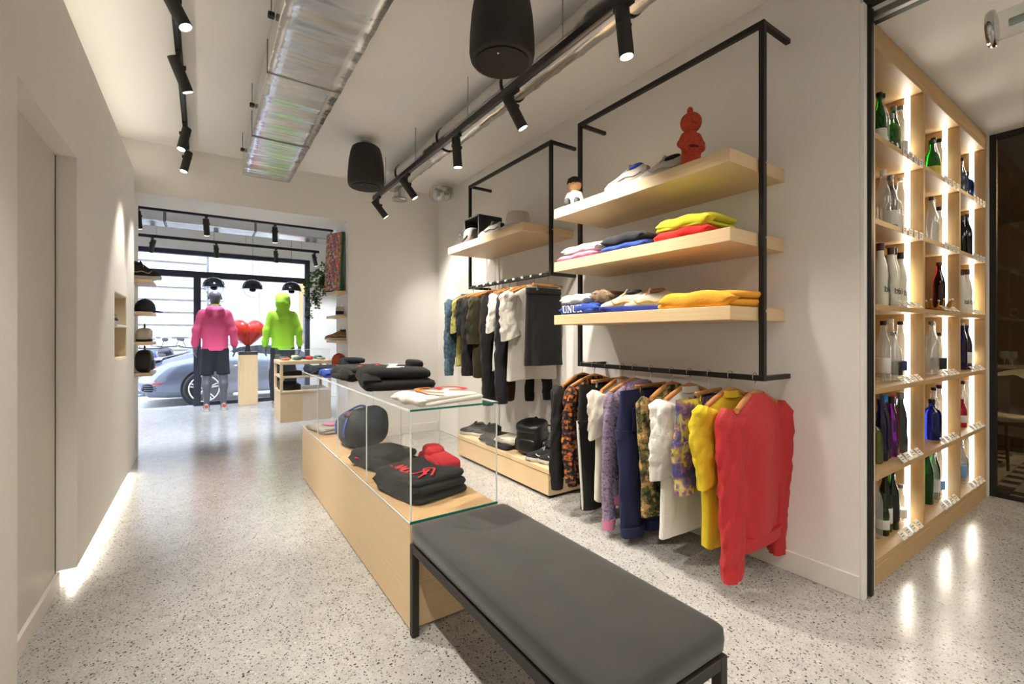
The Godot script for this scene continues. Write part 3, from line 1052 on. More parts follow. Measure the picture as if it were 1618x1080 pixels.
# ---------------------------------------------------------------- bottle wall
const ROWS := ["bottom", "second-lowest", "third-lowest", "third-highest", "second-highest", "top"]
const COLS := ["first", "middle", "last"]
const ORD := ["first", "second", "third", "fourth", "fifth", "sixth"]

func build_cabinet() -> void:
	var zf := -.80
	var zb := -1.14
	var xs := [2.555, 3.272, 3.985, 4.645]
	var ys := [.105, .497, .899, 1.290, 1.688, 2.083, 2.50]
	var c := thing("bottle_cabinet", "tall oak wall cabinet with lit compartments of bottles", "cabinet", Vector3(0, 0, 0))
	var w: Material = M.oak_dark
	part_span("back", Vector3(2.53, .0, zb - .02), Vector3(4.66, 2.6, zb), w, c, .001, 1)
	for i in 4:
		part_span("upright", Vector3(xs[i] - .014, .09, zb), Vector3(xs[i] + .014, 2.51, zf), w, c, .001, 1)
	part_span("upright", Vector3(2.531, .0, zb), Vector3(2.541, 2.6, zf + .002), w, c, .001, 1)
	part_span("top_rail", Vector3(2.541, 2.51, zb), Vector3(4.66, 2.595, zf + .002), w, c, .002, 0)
	part_span("plinth", Vector3(2.541, .0, zb), Vector3(4.66, .09, zf + .002), w, c, .002, 0)
	for k in 3:
		for j in 7:
			part_span("shelf", Vector3(xs[k] + .014, ys[j] - .013, zb), Vector3(xs[k + 1] - .014, ys[j] + .013, zf), w, c, .001, 0)
	for k in 3:
		for j in 6:
			var y0: float = ys[j] + .014
			var y1: float = ys[j + 1] - .014
			var led := part_span("led_strip", Vector3(xs[k + 1] - .0185, y0, -.880), Vector3(xs[k + 1] - .0145, y1, -.856), M.led_strip, c, .0005)
			area(led, Vector3(-.004, 0, 0), Vector3(0, PI / 2, 0), Vector2(.022, y1 - y0), .05, Color(1.0, .96, .88))
	bottles(xs, ys)

func bottle_mesh(kind: String) -> Array:
	# [body profile, cap profile, label band (radius, y0, y1)]
	match kind:
		"tall": return [[[.030, 0], [.034, .006], [.034, .17], [.030, .20], [.016, .245], [.0135, .262], [.0135, .285]], [[.0150, .285], [.0155, .289], [.0155, .304], [.0145, .307]], [.0345, .045, .12]]
		"slim": return [[[.026, 0], [.030, .008], [.029, .10], [.031, .16], [.026, .21], [.015, .255], [.0135, .29]], [[.015, .29], [.015, .308]], [.0305, .05, .10]]
		"round": return [[[.038, 0], [.043, .01], [.043, .12], [.036, .165], [.018, .19], [.014, .21], [.014, .235]], [[.0155, .235], [.0155, .256]], [.0435, .03, .10]]
		"short": return [[[.027, 0], [.030, .006], [.030, .10], [.024, .13], [.014, .155], [.013, .18]], [[.0145, .18], [.0145, .198]], [.0305, .03, .075]]
		"flask": return [[[.044, 0], [.048, .008], [.048, .14], [.043, .165], [.018, .185], [.016, .205]], [[.018, .205], [.018, .232]], [.0485, .03, .11]]
		"wave": return [[[.030, 0], [.035, .008], [.036, .06], [.031, .11], [.034, .16], [.027, .21], [.017, .245], [.016, .27]], [[.0185, .27], [.0185, .305]], [.0355, .02, .06]]
	return []

func bottles(xs: Array, ys: Array) -> void:
	var looks := {
		"clear": ["clear glass", glass("bottle_clear", Color(.80, .84, .84), .22)],
		"green": ["green glass", solid_glass("bottle_green", Color(.06, .45, .08))],
		"dark green": ["dark green glass", solid_glass("bottle_dark_green", Color(.03, .22, .06))],
		"pale green": ["pale green", solid_glass("bottle_pale_green", Color(.52, .72, .42))],
		"blue": ["deep blue glass", solid_glass("bottle_blue", Color(.05, .12, .62))],
		"navy": ["navy blue glass", solid_glass("bottle_navy", Color(.06, .09, .26))],
		"sky": ["bright blue glass", solid_glass("bottle_sky", Color(.14, .38, .85))],
		"violet": ["violet glass", solid_glass("bottle_violet", Color(.38, .25, .68))],
		"pink": ["magenta glass", solid_glass("bottle_pink", Color(.80, .08, .32))],
		"teal": ["grey-blue glass", solid_glass("bottle_teal", Color(.32, .45, .55))],
		"white": ["opaque white", mat("bottle_white", Color(.86, .86, .80), .25)],
		"red": ["dark red glass", solid_glass("bottle_red", Color(.20, .01, .02))],
		"smoke": ["smoky glass", glass("bottle_smoke", Color(.35, .37, .38), .45)]}
	var caps := {"b": mat("cap_black", Color(.06, .06, .06), .4), "w": M.white_plastic, "g": M.grey_metal, "p": mat("cap_plum", Color(.30, .12, .16), .4), "n": mat("cap_navy", Color(.08, .09, .30), .4), "m": mat("cap_magenta", Color(.80, .06, .30), .4), "c": mat("cap_cyan", Color(.15, .55, .80), .4), "e": mat("cap_green", Color(.06, .35, .10), .4), "o": mat("cap_gold", Color(.70, .50, .20), .35, .7)}
	var labels := {"-": null, "w": mat("label_white", Color(.85, .85, .83), .6), "k": mat("label_black", Color(.08, .08, .09), .6), "y": mat("label_yellow", Color(.86, .82, .35), .6), "n": mat("label_navy", Color(.12, .16, .40), .6), "l": mat("label_lightblue", Color(.45, .62, .82), .6)}
	# column, row (0 = bottom), then [shape, look, cap, label] from the lit strip outwards
	var cells := [
		[0, 5, [["tall", "clear", "g", "w"], ["tall", "green", "g", "w"], ["flask", "pale green", "g", "-"], ["tall", "clear", "b", "-"], ["tall", "green", "b", "w"]]],
		[0, 4, [["slim", "clear", "w", "-"], ["round", "clear", "n", "w"], ["tall", "smoke", "g", "w"], ["tall", "clear", "w", "-"]]],
		[0, 3, [["wave", "white", "b", "-"], ["wave", "white", "b", "-"], ["wave", "white", "p", "-"], ["wave", "smoke", "o", "-"], ["wave", "white", "p", "-"]]],
		[0, 2, [["slim", "clear", "b", "n"], ["round", "clear", "n", "k"], ["tall", "clear", "w", "-"], ["tall", "clear", "b", "w"]]],
		[0, 1, [["wave", "teal", "g", "-"], ["slim", "pink", "m", "-"], ["wave", "violet", "b", "-"], ["wave", "violet", "c", "-"], ["wave", "blue", "n", "-"], ["flask", "pale green", "e", "-"]]],
		[0, 0, [["short", "clear", "g", "w"], ["short", "clear", "g", "-"], ["tall", "dark green", "b", "k"], ["tall", "dark green", "b", "w"], ["short", "green", "b", "w"], ["tall", "clear", "w", "-"]]],
		[1, 5, [["tall", "clear", "b", "-"], ["tall", "clear", "b", "-"], ["round", "green", "e", "y"]]],
		[1, 4, [["round", "clear", "b", "-"], ["tall", "clear", "g", "-"], ["tall", "clear", "p", "-"]]],
		[1, 3, [["tall", "red", "p", "-"]]],
		[1, 2, [["round", "clear", "b", "k"], ["tall", "clear", "g", "-"], ["tall", "clear", "g", "-"]]],
		[1, 1, [["tall", "clear", "n", "-"], ["slim", "clear", "b", "-"], ["flask", "blue", "b", "-"]]],
		[1, 0, [["slim", "clear", "g", "l"], ["tall", "green", "e", "w"], ["tall", "clear", "l", "-"], ["tall", "green", "e", "-"]]],
		[2, 5, [["flask", "sky", "b", "-"], ["tall", "smoke", "b", "-"], ["round", "smoke", "o", "-"]]],
		[2, 4, [["tall", "navy", "b", "-"], ["wave", "navy", "b", "-"]]],
		[2, 3, [["wave", "white", "p", "-"], ["wave", "white", "p", "-"], ["wave", "white", "p", "-"]]],
		[2, 2, [["tall", "navy", "n", "w"], ["slim", "blue", "w", "-"]]],
		[2, 1, [["slim", "clear", "w", "-"], ["tall", "clear", "b", "-"], ["short", "pink", "w", "w"]]],
		[2, 0, [["tall", "clear", "g", "-"], ["round", "smoke", "g", "-"], ["tall", "clear", "g", "l"]]]]
	var meshes := {}
	var font := SystemFont.new()
	font.font_names = PackedStringArray(["Droid Sans"])
	var word := TextMesh.new()
	word.text = "bi"
	word.font = font
	word.font_size = 24
	word.pixel_size = .0016
	word.depth = .001
	for cell in cells:
		var k: int = cell[0]
		var j: int = cell[1]
		var list: Array = cell[2]
		var cursor: float = xs[k + 1] - .030
		for i in list.size():
			var q: Array = list[i]
			var girth: float = {"tall": .0355, "slim": .032, "round": .0445, "short": .0315, "flask": .0495, "wave": .037}[q[0]] * .97
			var prof := bottle_mesh(q[0])
			if not meshes.has(q[0]):
				var lb: Array = prof[2]
				meshes[q[0]] = [lathe_mesh(prof[0], 20), lathe_mesh(prof[1], 16), lathe_mesh([[lb[0], lb[1]], [lb[0] + .0006, lb[1] + .001], [lb[0] + .0006, lb[2] - .001], [lb[0], lb[2]]], 20)]
			var x := cursor - girth
			cursor = x - girth - .002
			var z := -.886 - (i % 2) * .010
			var s := .93 + .03 * sin(i * 2.1 + j * 1.7 + k)
			var t := thing("bottle", "%s%s bottle, %s from the lit strip, %s row, %s column" % ["" if q[3] == "-" else "labelled ", looks[q[1]][0], ORD[i], ROWS[j], COLS[k]], "bottle", Vector3(x, ys[j] + .013, z), i * .7, "bottles in the lit cabinet")
			t.scale = Vector3(s, s * (1.14 if q[0] != "short" else 1.15), s)
			part("glass_body" if q[1] != "white" else "body", meshes[q[0]][0], looks[q[1]][1], t)
			part("cap", meshes[q[0]][1], caps.get(q[2], M.grey_metal), t)
			if q[3] != "-": part("label", meshes[q[0]][2], labels[q[3]], t)
			if q[1] == "white":
				t.rotation.y = 0.0
				part("lettering", word, caps.b, t, Vector3(-.012, .085, .0345), Vector3(0, -.6, 0))
	# gilt crown ornament beside the red bottle
	var cr := thing("gold_crown", "small gold crown ornament beside the dark red bottle", "ornament", Vector3(xs[2] - .22, ys[3] + .013, -.87))
	part("band", lathe_mesh([[.062, 0], [.066, .004], [.066, .022], [.062, .026]], 24), caps.o, cr)
	for i in 8:
		var a := TAU * i / 8.0
		var sp := part("spike", rod_mesh(Vector3(cos(a) * .064, .024, sin(a) * .064), Vector3(cos(a) * .078, .07, sin(a) * .078), .010, .003, 6), caps.o, cr)
		part("pearl", blob_mesh(Vector3.ONE * .014, 1, 1, 0, 1, 1, 8, 6), M.white_plastic, sp, Vector3(cos(a) * .079, .066, sin(a) * .079))
	# price cards
	var card := box(Vector3(.055, .042, .003), .0005)
	for k in 3:
		for j in 6:
			var n := 4
			for i in n:
				var x: float = xs[k + 1] - .06 - i * .085
				var hang := j >= 4
				var o := single("price_card", card, M.white_plastic, "white price card, %s from the lit strip, %s shelf, %s column" % [ORD[i], ROWS[j], COLS[k]], "card", Vector3(x, ys[j] + (.005 if hang else .032), -.798 if hang else -.808), Vector3(0.0 if hang else -.75, 0, 0), "price cards in the bottle cabinet")
				part("print", box(Vector3(.036, .004, .0008), .0001), mat("print_grey", Color(.45, .45, .45), .7), o, Vector3(0, .007, .0018))
				part("print", box(Vector3(.028, .004, .0008), .0001), M.print_grey, o, Vector3(-.004, -.004, .0018))
# ---------------------------------------------------------------- wall frames and shelves
func wall_frame(label: String, y0: float, y1: float, z0: float, z1: float, x := 2.15) -> void:
	# z0 = street end, z1 = near end
	var t := thing("rack_frame", label, "rack", Vector3(x, 0, (z0 + z1) * .5), 0.0, "black wall racks")
	var h := (z1 - z0) * .5
	var m: Material = M.black_metal
	for s in [-1, 1]:
		var p := part("post", box(Vector3(.026, y1 - y0, .026), .002), m, t, Vector3(0, (y0 + y1) * .5, h * s))
		for y in [y0, y1]:
			part("wall_stub", box(Vector3(XR - x - .004, .024, .024), .002), m, t, Vector3((XR - x) * .5 + .008, y + (-.012 if y == y1 else .012), h * s))
		for y in ([1.27, 1.61, 1.955] if y0 < 1.0 else [1.945]):
			part("screw", rod_mesh(Vector3(0, y, h * s + .013), Vector3(0, y, h * s + .017), .006, .006, 8), M.chrome, t)
	part("top_bar", box(Vector3(.026, .026, h * 2), .002), m, t, Vector3(0, y1 - .013, 0))
	part("hanging_rail", box(Vector3(.026, .026, h * 2), .002), m, t, Vector3(0, y0 + .013, 0))
	if y0 > 1.0:
		for i in 9:
			part("rail_pin", box(Vector3(.032, .016, .030), .002), M.white_plastic, t, Vector3(0, y0 + .020, -h + .16 + i * (h * 2 - .2) / 8.6))

func wall_shelf(label: String, y: float, z0: float, z1: float) -> void:
	single("wall_shelf", box(Vector3(XR - 1.905 - .001, .062, z1 - z0), .002, 2), M.oak, label, "shelf", Vector3((XR + 1.905) * .5, y - .031, (z0 + z1) * .5), Vector3.ZERO, "thick oak wall shelves")

func folded(label: String, at: Vector3, size: Vector3, m: Material, layers: int, turn := 0.0, kind := "shirt", called := "folded_shirt", accent: Material = null) -> Node3D:
	var t := thing(called, label, kind, at, turn, "folded clothes")
	var h := size.y / layers
	var st := begin()
	for i in layers:
		var k := 1.0 - .05 * (i % 2)
		blob(st, Vector3(.008 * sin(i * 2.4 + at.z * 9), h * (i + .5), .012 * cos(i * 1.9 + at.z * 7)), Vector3(size.x * k, h * 1.16, size.z * k), .28, .55, .009, 11.0, at.z * 3.0 + i, 34, 10)
	part("body", finish(st), m, t)
	# the rounded fold that closes the pile towards the room
	st = begin()
	var rings := []
	for i in 13:
		var u := -1.0 + 2.0 * i / 12.0
		var c := Vector3(-size.x * .40 + .006 * sin(u * 5.0 + at.z), size.y * .5 + .004 * sin(u * 7.0), size.z * .47 * u)
		var f := pow(1.0 - pow(absf(u), 6.0), .5) * .97 + .03
		rings.append(ring(c, Vector3(size.x * .12, 0, 0), Vector3(0, size.y * .53 * f, 0), 16, .8))
	loft(st, rings)
	part("fold", finish(st), m, t)
	if accent:
		st = begin()
		blob(st, Vector3(size.x * .02, size.y * 1.03, size.z * .05), Vector3(size.x * .5, .012, size.z * .38), .5, .5, .004, 20.0, at.x, 24, 6)
		part("print", finish(st), accent, t)
	return t

var shoe_mesh := {}
func sneaker(at: Vector3, turn: float, upper: Material, sole: Material, accent: Material, lining: Material, label: String, group: String, parent: Node = null) -> Node3D:
	if shoe_mesh.is_empty():
		var W := [[-.140, .016, .052], [-.132, .028, .078], [-.11, .034, .092], [-.07, .036, .080], [-.03, .037, .078], [.0, .039, .084], [.03, .042, .066], [.07, .045, .048], [.105, .041, .038], [.128, .030, .028], [.138, .014, .014]]
		var rings := []
		for q in W:
			var r := PackedVector3Array()
			for i in 15:
				var a := PI * i / 14.0
				r.append(Vector3(q[0], .022 + q[2] * pow(sin(a), .75), q[1] * signf(cos(a)) * pow(absf(cos(a)), .8)))
			rings.append(r)
		var st := begin()
		loft(st, rings)
		shoe_mesh.upper = finish(st)
		var so := []
		for lv in [[.0, .92, .0], [.006, 1.0, .004], [.020, 1.04, .006], [.028, 1.0, .004]]:
			var r := PackedVector3Array()
			var fw := []
			for q in W: fw.append(Vector3(q[0] * 1.03 * (1.0 if lv[1] >= 1.0 else .98), lv[0] + (.010 if q[0] > .1 else 0.0) * (1.0 if lv[0] < .01 else .4), q[1] * 1.10 * lv[1]))
			for p in fw: r.append(p)
			for i in range(fw.size() - 1, -1, -1): r.append(Vector3(fw[i].x, fw[i].y, -fw[i].z))
			so.append(r)
		st = begin()
		loft(st, so)
		shoe_mesh.sole = finish(st)
		st = begin()
		blob(st, Vector3(-.075, .105, 0), Vector3(.085, .022, .050), .8, .6, 0, 1, 1, 20, 8, Transform3D(Basis(Vector3.BACK, -.10), Vector3.ZERO))
		shoe_mesh.lining = finish(st)
		st = begin()
		gbox(st, Vector3(-.018, .108, 0), Vector3(.012, .05, .044), .005, 0, Basis(Vector3.BACK, .55))
		shoe_mesh.tongue = finish(st)
		st = begin()
		for i in 5:
			var x := -.006 + i * .0135
			var y := .108 - i * .0088
			tube(st, [Vector3(x, y - .020, -.028), Vector3(x, y - .004, -.015), Vector3(x + .003, y, 0), Vector3(x, y - .004, .015), Vector3(x, y - .020, .028)], .0034, 6)
		shoe_mesh.laces = finish(st)
		for sd in [-1, 1]:
			st = begin()
			tube(st, smooth_path([Vector3(-.115, .065, .0335 * sd), Vector3(-.07, .050, .0375 * sd), Vector3(-.02, .058, .0385 * sd), Vector3(.03, .046, .0435 * sd), Vector3(.055, .062, .038 * sd)], 4), .0055, 6, .6)
			shoe_mesh["stripe%d" % sd] = finish(st)
		shoe_mesh.heel = blob_mesh(Vector3(.018, .05, .044), .6, .6)
	var t: Node3D
	if parent == null: t = thing("sneaker", label, "shoe", at, turn, group)
	else:
		t = Node3D.new()
		t.name = "sneaker"
		parent.add_child(t, true)
		t.position = at
		t.rotation.y = turn
	part("upper", shoe_mesh.upper, upper, t)
	part("sole", shoe_mesh.sole, sole, t)
	part("lining", shoe_mesh.lining, lining, t)
	part("tongue", shoe_mesh.tongue, upper, t)
	part("laces", shoe_mesh.laces, accent, t)
	for sd in [-1, 1]: part("side_stripe", shoe_mesh["stripe%d" % sd], accent, t)
	part("heel_tab", shoe_mesh.heel, accent, t, Vector3(-.134, .05, 0))
	return t

func build_shelves() -> void:
	wall_frame("tall black metal wall frame holding three oak shelves", .946, 2.617, -2.335, -1.098)
	wall_frame("shorter black metal wall frame holding one oak shelf", 1.604, 2.612, -3.898, -2.652)
	wall_shelf("highest of the three oak shelves in the tall frame", 1.981, -2.320, -1.113)
	wall_shelf("middle of the three oak shelves in the tall frame", 1.634, -2.320, -1.113)
	wall_shelf("lowest of the three oak shelves in the tall frame", 1.289, -2.320, -1.113)
	wall_shelf("single oak shelf in the shorter frame", 1.976, -3.883, -2.667)
	var white := cloth("cloth_white", Color(.86, .85, .82))
	var black := cloth("cloth_black", Color(.065, .062, .062), .12)
	var y1 := 1.982
	var y2 := 1.635
	var y3 := 1.290
	# middle shelf
	folded("pink folded shirt under the white one on the middle shelf", Vector3(2.07, y2, -2.14), Vector3(.29, .034, .36), cloth("cloth_pink", Color(.85, .50, .66)), 1)
	folded("white folded shirt with yellow print on top of the pink one", Vector3(2.075, y2 + .036, -2.12), Vector3(.28, .050, .33), white, 2, .04, "shirt", "folded_shirt", cloth("cloth_straw", Color(.85, .74, .40)))
	folded("bright blue folded sweater under the black one", Vector3(2.07, y2, -1.76), Vector3(.29, .032, .34), cloth("cloth_blue", Color(.16, .28, .62)), 1)
	folded("black folded sweater on top of the bright blue one", Vector3(2.07, y2 + .034, -1.765), Vector3(.28, .060, .33), cloth("cloth_ink", Color(.11, .12, .15)), 2, -.03)
	folded("red folded sweater under the lime one on the middle shelf", Vector3(2.07, y2, -1.38), Vector3(.29, .046, .34), cloth("cloth_red", Color(.80, .13, .11)), 1)
	folded("lime yellow folded sweater on top of the red one", Vector3(2.07, y2 + .048, -1.385), Vector3(.28, .058, .31), cloth("cloth_lime", Color(.82, .83, .20)), 2, .05)
	# lowest shelf
	var knit := folded("blue folded knit with white letters on the lowest shelf", Vector3(2.06, y3, -2.12), Vector3(.27, .062, .36), cloth("cloth_blue"  , Color(.16, .28, .62)), 2, 0.0, "sweater", "folded_knit")
	var font := SystemFont.new()
	font.font_names = PackedStringArray(["Droid Serif"])
	font.font_weight = 700
	var word := TextMesh.new()
	word.text = "UNUK"
	word.font = font
	word.font_size = 32
	word.pixel_size = .0019
	word.depth = .004
	part("lettering", word, white, knit, Vector3(-.141, .032, -.04), Vector3(0, -PI / 2, 0))
	folded("white folded sweatshirt lying on the blue lettered knit", Vector3(2.06, y3 + .066, -2.16), Vector3(.27, .056, .25), white, 2)
	folded("beige folded scarf rolled on the blue lettered knit", Vector3(2.07, y3 + .066, -1.965), Vector3(.24, .070, .13), cloth("cloth_taupe", Color(.52, .44, .35)), 3, .1, "scarf", "folded_scarf")
	folded("amber yellow folded sweatshirt on the lowest shelf", Vector3(2.06, y3, -1.31), Vector3(.28, .075, .42), cloth("cloth_amber", Color(.90, .63, .17)), 2, .02, "sweater", "folded_sweater")
	var navy_sole := mat("shoe_white", Color(.76, .76, .745), .5)
	var amber := mat("shoe_amber", Color(.88, .60, .12), .6)
	var blue := mat("shoe_blue", Color(.13, .22, .62), .5)
	var bl := mat("shoe_black", Color(.07, .07, .075), .7)
	var grey := mat("shoe_grey", Color(.62, .60, .57), .7)
	var cream := mat("shoe_cream", Color(.68, .665, .63), .6)
	var brown := mat("shoe_brown", Color(.48, .34, .20), .7)
	sneaker(Vector3(1.99, y3, -1.80), PI * .62, cream, blue, amber, bl, "white and amber running shoe with a blue sole, beside the folded knit", "trainers on the lowest shelf")
	sneaker(Vector3(2.03, y3, -1.67), PI * .60, cream, blue, amber, brown, "white and amber running shoe with a blue sole, beside the amber sweatshirt", "trainers on the lowest shelf")
	# highest shelf
	sneaker(Vector3(1.985, y1, -1.77), PI * .53, cream, navy_sole, grey, blue, "white running shoe lying along the front of the highest shelf", "trainers on the highest shelf")
	sneaker(Vector3(2.03, y1, -1.575), PI * .60, cream, navy_sole, grey, bl, "white running shoe behind its pair near the red figurine", "trainers on the highest shelf")
	figurine_red(Vector3(2.05, y1, -1.405))
	figurine_white(Vector3(2.02, y1, -2.25))
	# shelf of the shorter frame
	var y4 := 1.977
	var cube := thing("black_display_box", "open black display box at the end of the single shelf", "box", Vector3(2.08, y4, -3.55))
	part_span("base", Vector3(-.11, 0, -.13), Vector3(.13, .012, .13), M.black_matte, cube)
	part_span("top", Vector3(-.11, .218, -.13), Vector3(.13, .23, .13), M.black_matte, cube)
	part_span("side", Vector3(-.11, .012, -.13), Vector3(.13, .218, -.118), M.black_matte, cube)
	part_span("side", Vector3(-.11, .012, .118), Vector3(.13, .218, .13), M.black_matte, cube)
	part_span("back", Vector3(.118, .012, -.118), Vector3(.13, .218, .118), M.black_matte, cube)
	var bag := thing("belt_bag", "grey nylon belt bag standing in the black display box", "bag", Vector3(1.99, y4, -3.60))
	var gn := cloth("cloth_grey_nylon", Color(.36, .35, .36))
	part("body", blob_mesh(Vector3(.11, .15, .17), .7, .7, .014, 16.0, 3.0), gn, bag)
	part("strap", tube_mesh(smooth_path([Vector3(-.04, .13, -.06), Vector3(-.075, .07, -.085), Vector3(-.07, .02, -.03), Vector3(-.06, .06, .05)]), .009, 8, .4), bl, bag)
	part("buckle", box(Vector3(.012, .025, .02), .003), M.chrome, bag, Vector3(-.07, .08, -.07))
	sneaker(Vector3(2.00, y4, -3.26), PI * .56, cream, navy_sole, bl, bl, "white running shoe on the single shelf, beside the black box", "trainers on the single shelf")
	sneaker(Vector3(2.13, y4, -3.14), PI * .56, cream, navy_sole, bl, bl, "white running shoe on the single shelf, beside the bucket hat", "trainers on the single shelf")
	var hat := thing("bucket_hat", "off-white cloth bucket hat at the end of the single shelf", "hat", Vector3(2.02, y4, -2.90))
	part("crown", lathe_mesh([[.098, .0], [.095, .05], [.088, .10], [.080, .112], [.04, .118], [.01, .119]], 26), cloth("cloth_stone", Color(.76, .73, .68)), hat, Vector3(0, .015, 0))
	part("brim", lathe_mesh([[.135, .0], [.136, .004], [.10, .030], [.096, .030]], 26), M.cloth_stone, hat)

func figurine_red(at: Vector3) -> void:
	# plain standing doll with a round head, rough red all over
	var t := thing("toy_figurine", "rough red standing toy figurine on the highest shelf", "figurine", at, -.5)
	var m := printed("red_rough", "red_rough", 9.0, .8)
	var b := [[Vector3(0, .130, 0), .036, Vector3(0, .185, 0), .030], [Vector3(0, .20, 0), .02, Vector3(0, .21, 0), .02], [Vector3(.022, .12, 0), .026, Vector3(.026, .02, 0), .026], [Vector3(-.022, .12, 0), .026, Vector3(-.026, .02, 0), .026], [Vector3(.026, .016, .0), .024, Vector3(.028, .014, .022), .022], [Vector3(-.026, .016, 0), .024, Vector3(-.028, .014, .022), .022], [Vector3(.036, .186, 0), .017, Vector3(.055, .145, .0), .016], [Vector3(.055, .145, 0), .016, Vector3(.045, .115, .025), .017], [Vector3(-.036, .186, 0), .017, Vector3(-.055, .145, .0), .016], [Vector3(-.055, .145, 0), .016, Vector3(-.045, .115, .025), .017]]
	var st := begin()
	nets(st, Vector3(-.09, -.01, -.06), Vector3(.09, .24, .07), .006, func(p: Vector3) -> float: return maxf(bones(b, p, .012), -p.y))
	part("body", finish(st), m, t)
	var hd := part("head", blob_mesh(Vector3(.105, .10, .10), 1.0, .95), m, t, Vector3(0, .205, 0))
	part("cap_button", blob_mesh(Vector3(.03, .05, .03), 1.0, .9), m, hd, Vector3(.0, .085, -.01))
	part("snout", blob_mesh(Vector3(.04, .03, .03), 1.0, .9), m, hd, Vector3(.0, .025, .048))
	part("belt", lathe_mesh([[.037, .0], [.040, .003], [.040, .010], [.037, .013]], 20), mat("belt_wine", Color(.40, .04, .10), .7), t, Vector3(0, .118, 0))

func figurine_white(at: Vector3) -> void:
	var t := thing("toy_figurine", "small seated toy figurine in white clothes with a black cap", "figurine", at, -.9)
	var b := [[Vector3(0, .04, 0), .042, Vector3(0, .105, 0), .030], [Vector3(.035, .10, 0), .018, Vector3(.05, .05, .02), .017], [Vector3(-.035, .10, 0), .018, Vector3(-.05, .05, .02), .017], [Vector3(.022, .026, .01), .026, Vector3(.03, .022, .065), .022], [Vector3(-.022, .026, .01), .026, Vector3(-.03, .022, .065), .022]]
	var st := begin()
	nets(st, Vector3(-.09, -.01, -.06), Vector3(.09, .16, .11), .006, func(p: Vector3) -> float: return maxf(bones(b, p, .012), -p.y))
	part("body", finish(st), M.cloth_white, t)
	var hd := part("head", blob_mesh(Vector3(.092, .085, .085), 1.0, .95), mat("doll_skin", Color(.80, .62, .46), .5), t, Vector3(0, .118, 0))
	part("nose", blob_mesh(Vector3(.012, .012, .012), 1, 1, 0, 1, 1, 10, 6), M.doll_skin, hd, Vector3(0, .035, .043))
	for s in [-1, 1]: part("eye", blob_mesh(Vector3(.009, .011, .005), 1, 1, 0, 1, 1, 10, 6), M.shoe_black, hd, Vector3(.016 * s, .046, .040))
	part("cap", lathe_mesh([[.050, .0], [.049, .012], [.042, .034], [.02, .046], [.004, .047]], 20), M.shoe_black, hd, Vector3(0, .052, -.004))
	for s in [-1, 1]: part("boot", blob_mesh(Vector3(.042, .055, .045), .8, .7), M.shoe_black, t, Vector3(.031 * s, 0, .085))
# ---------------------------------------------------------------- hanging clothes
const RX := 2.15
var hanger_mesh := {}

func hanger(y: float, z: float, clip: bool, label: String, turn := 0.0) -> void:
	# origin at the rail; arms span x
	var t := thing("clip_hanger" if clip else "wooden_hanger", label, "hanger", Vector3(RX, y, z), turn, "hangers on the rails")
	if hanger_mesh.is_empty():
		var pts := []
		for i in 11:
			var a := PI * 1.15 - PI * 1.25 * i / 10.0
			pts.append(Vector3(cos(a) * .021, sin(a) * .021 + .0, 0))
		pts.append(Vector3(.004, -.028, 0))
		pts.append(Vector3(0, -.062, 0))
		hanger_mesh.hook = tube_mesh(pts, .0022, 6)
		var st := begin()
		var rings := []
		for i in 17:
			var u := -1.0 + i / 8.0
			var c := Vector3(u * .205, -.058 - .062 * pow(absf(u), 1.4), .012 * u * u)
			rings.append(ring(c, Vector3(0, .019 * (1.0 - .35 * absf(u)), 0), Vector3(0, 0, .011), 10, .8))
		loft(st, rings)
		hanger_mesh.arms = finish(st)
		st = begin()
		gbox(st, Vector3(0, -.075, 0), Vector3(.32, .022, .014), .005)
		hanger_mesh.bar = finish(st)
		hanger_mesh.clip = box(Vector3(.022, .045, .022), .004)
	part("hook", hanger_mesh.hook, M.chrome, t, Vector3(0, .016, 0))
	if clip:
		part("bar", hanger_mesh.bar, M.hanger_wood, t)
		for s in [-1, 1]: part("clip", hanger_mesh.clip, M.chrome, t, Vector3(.115 * s, -.095, 0))
	else:
		part("arms", hanger_mesh.arms, M.hanger_wood, t)

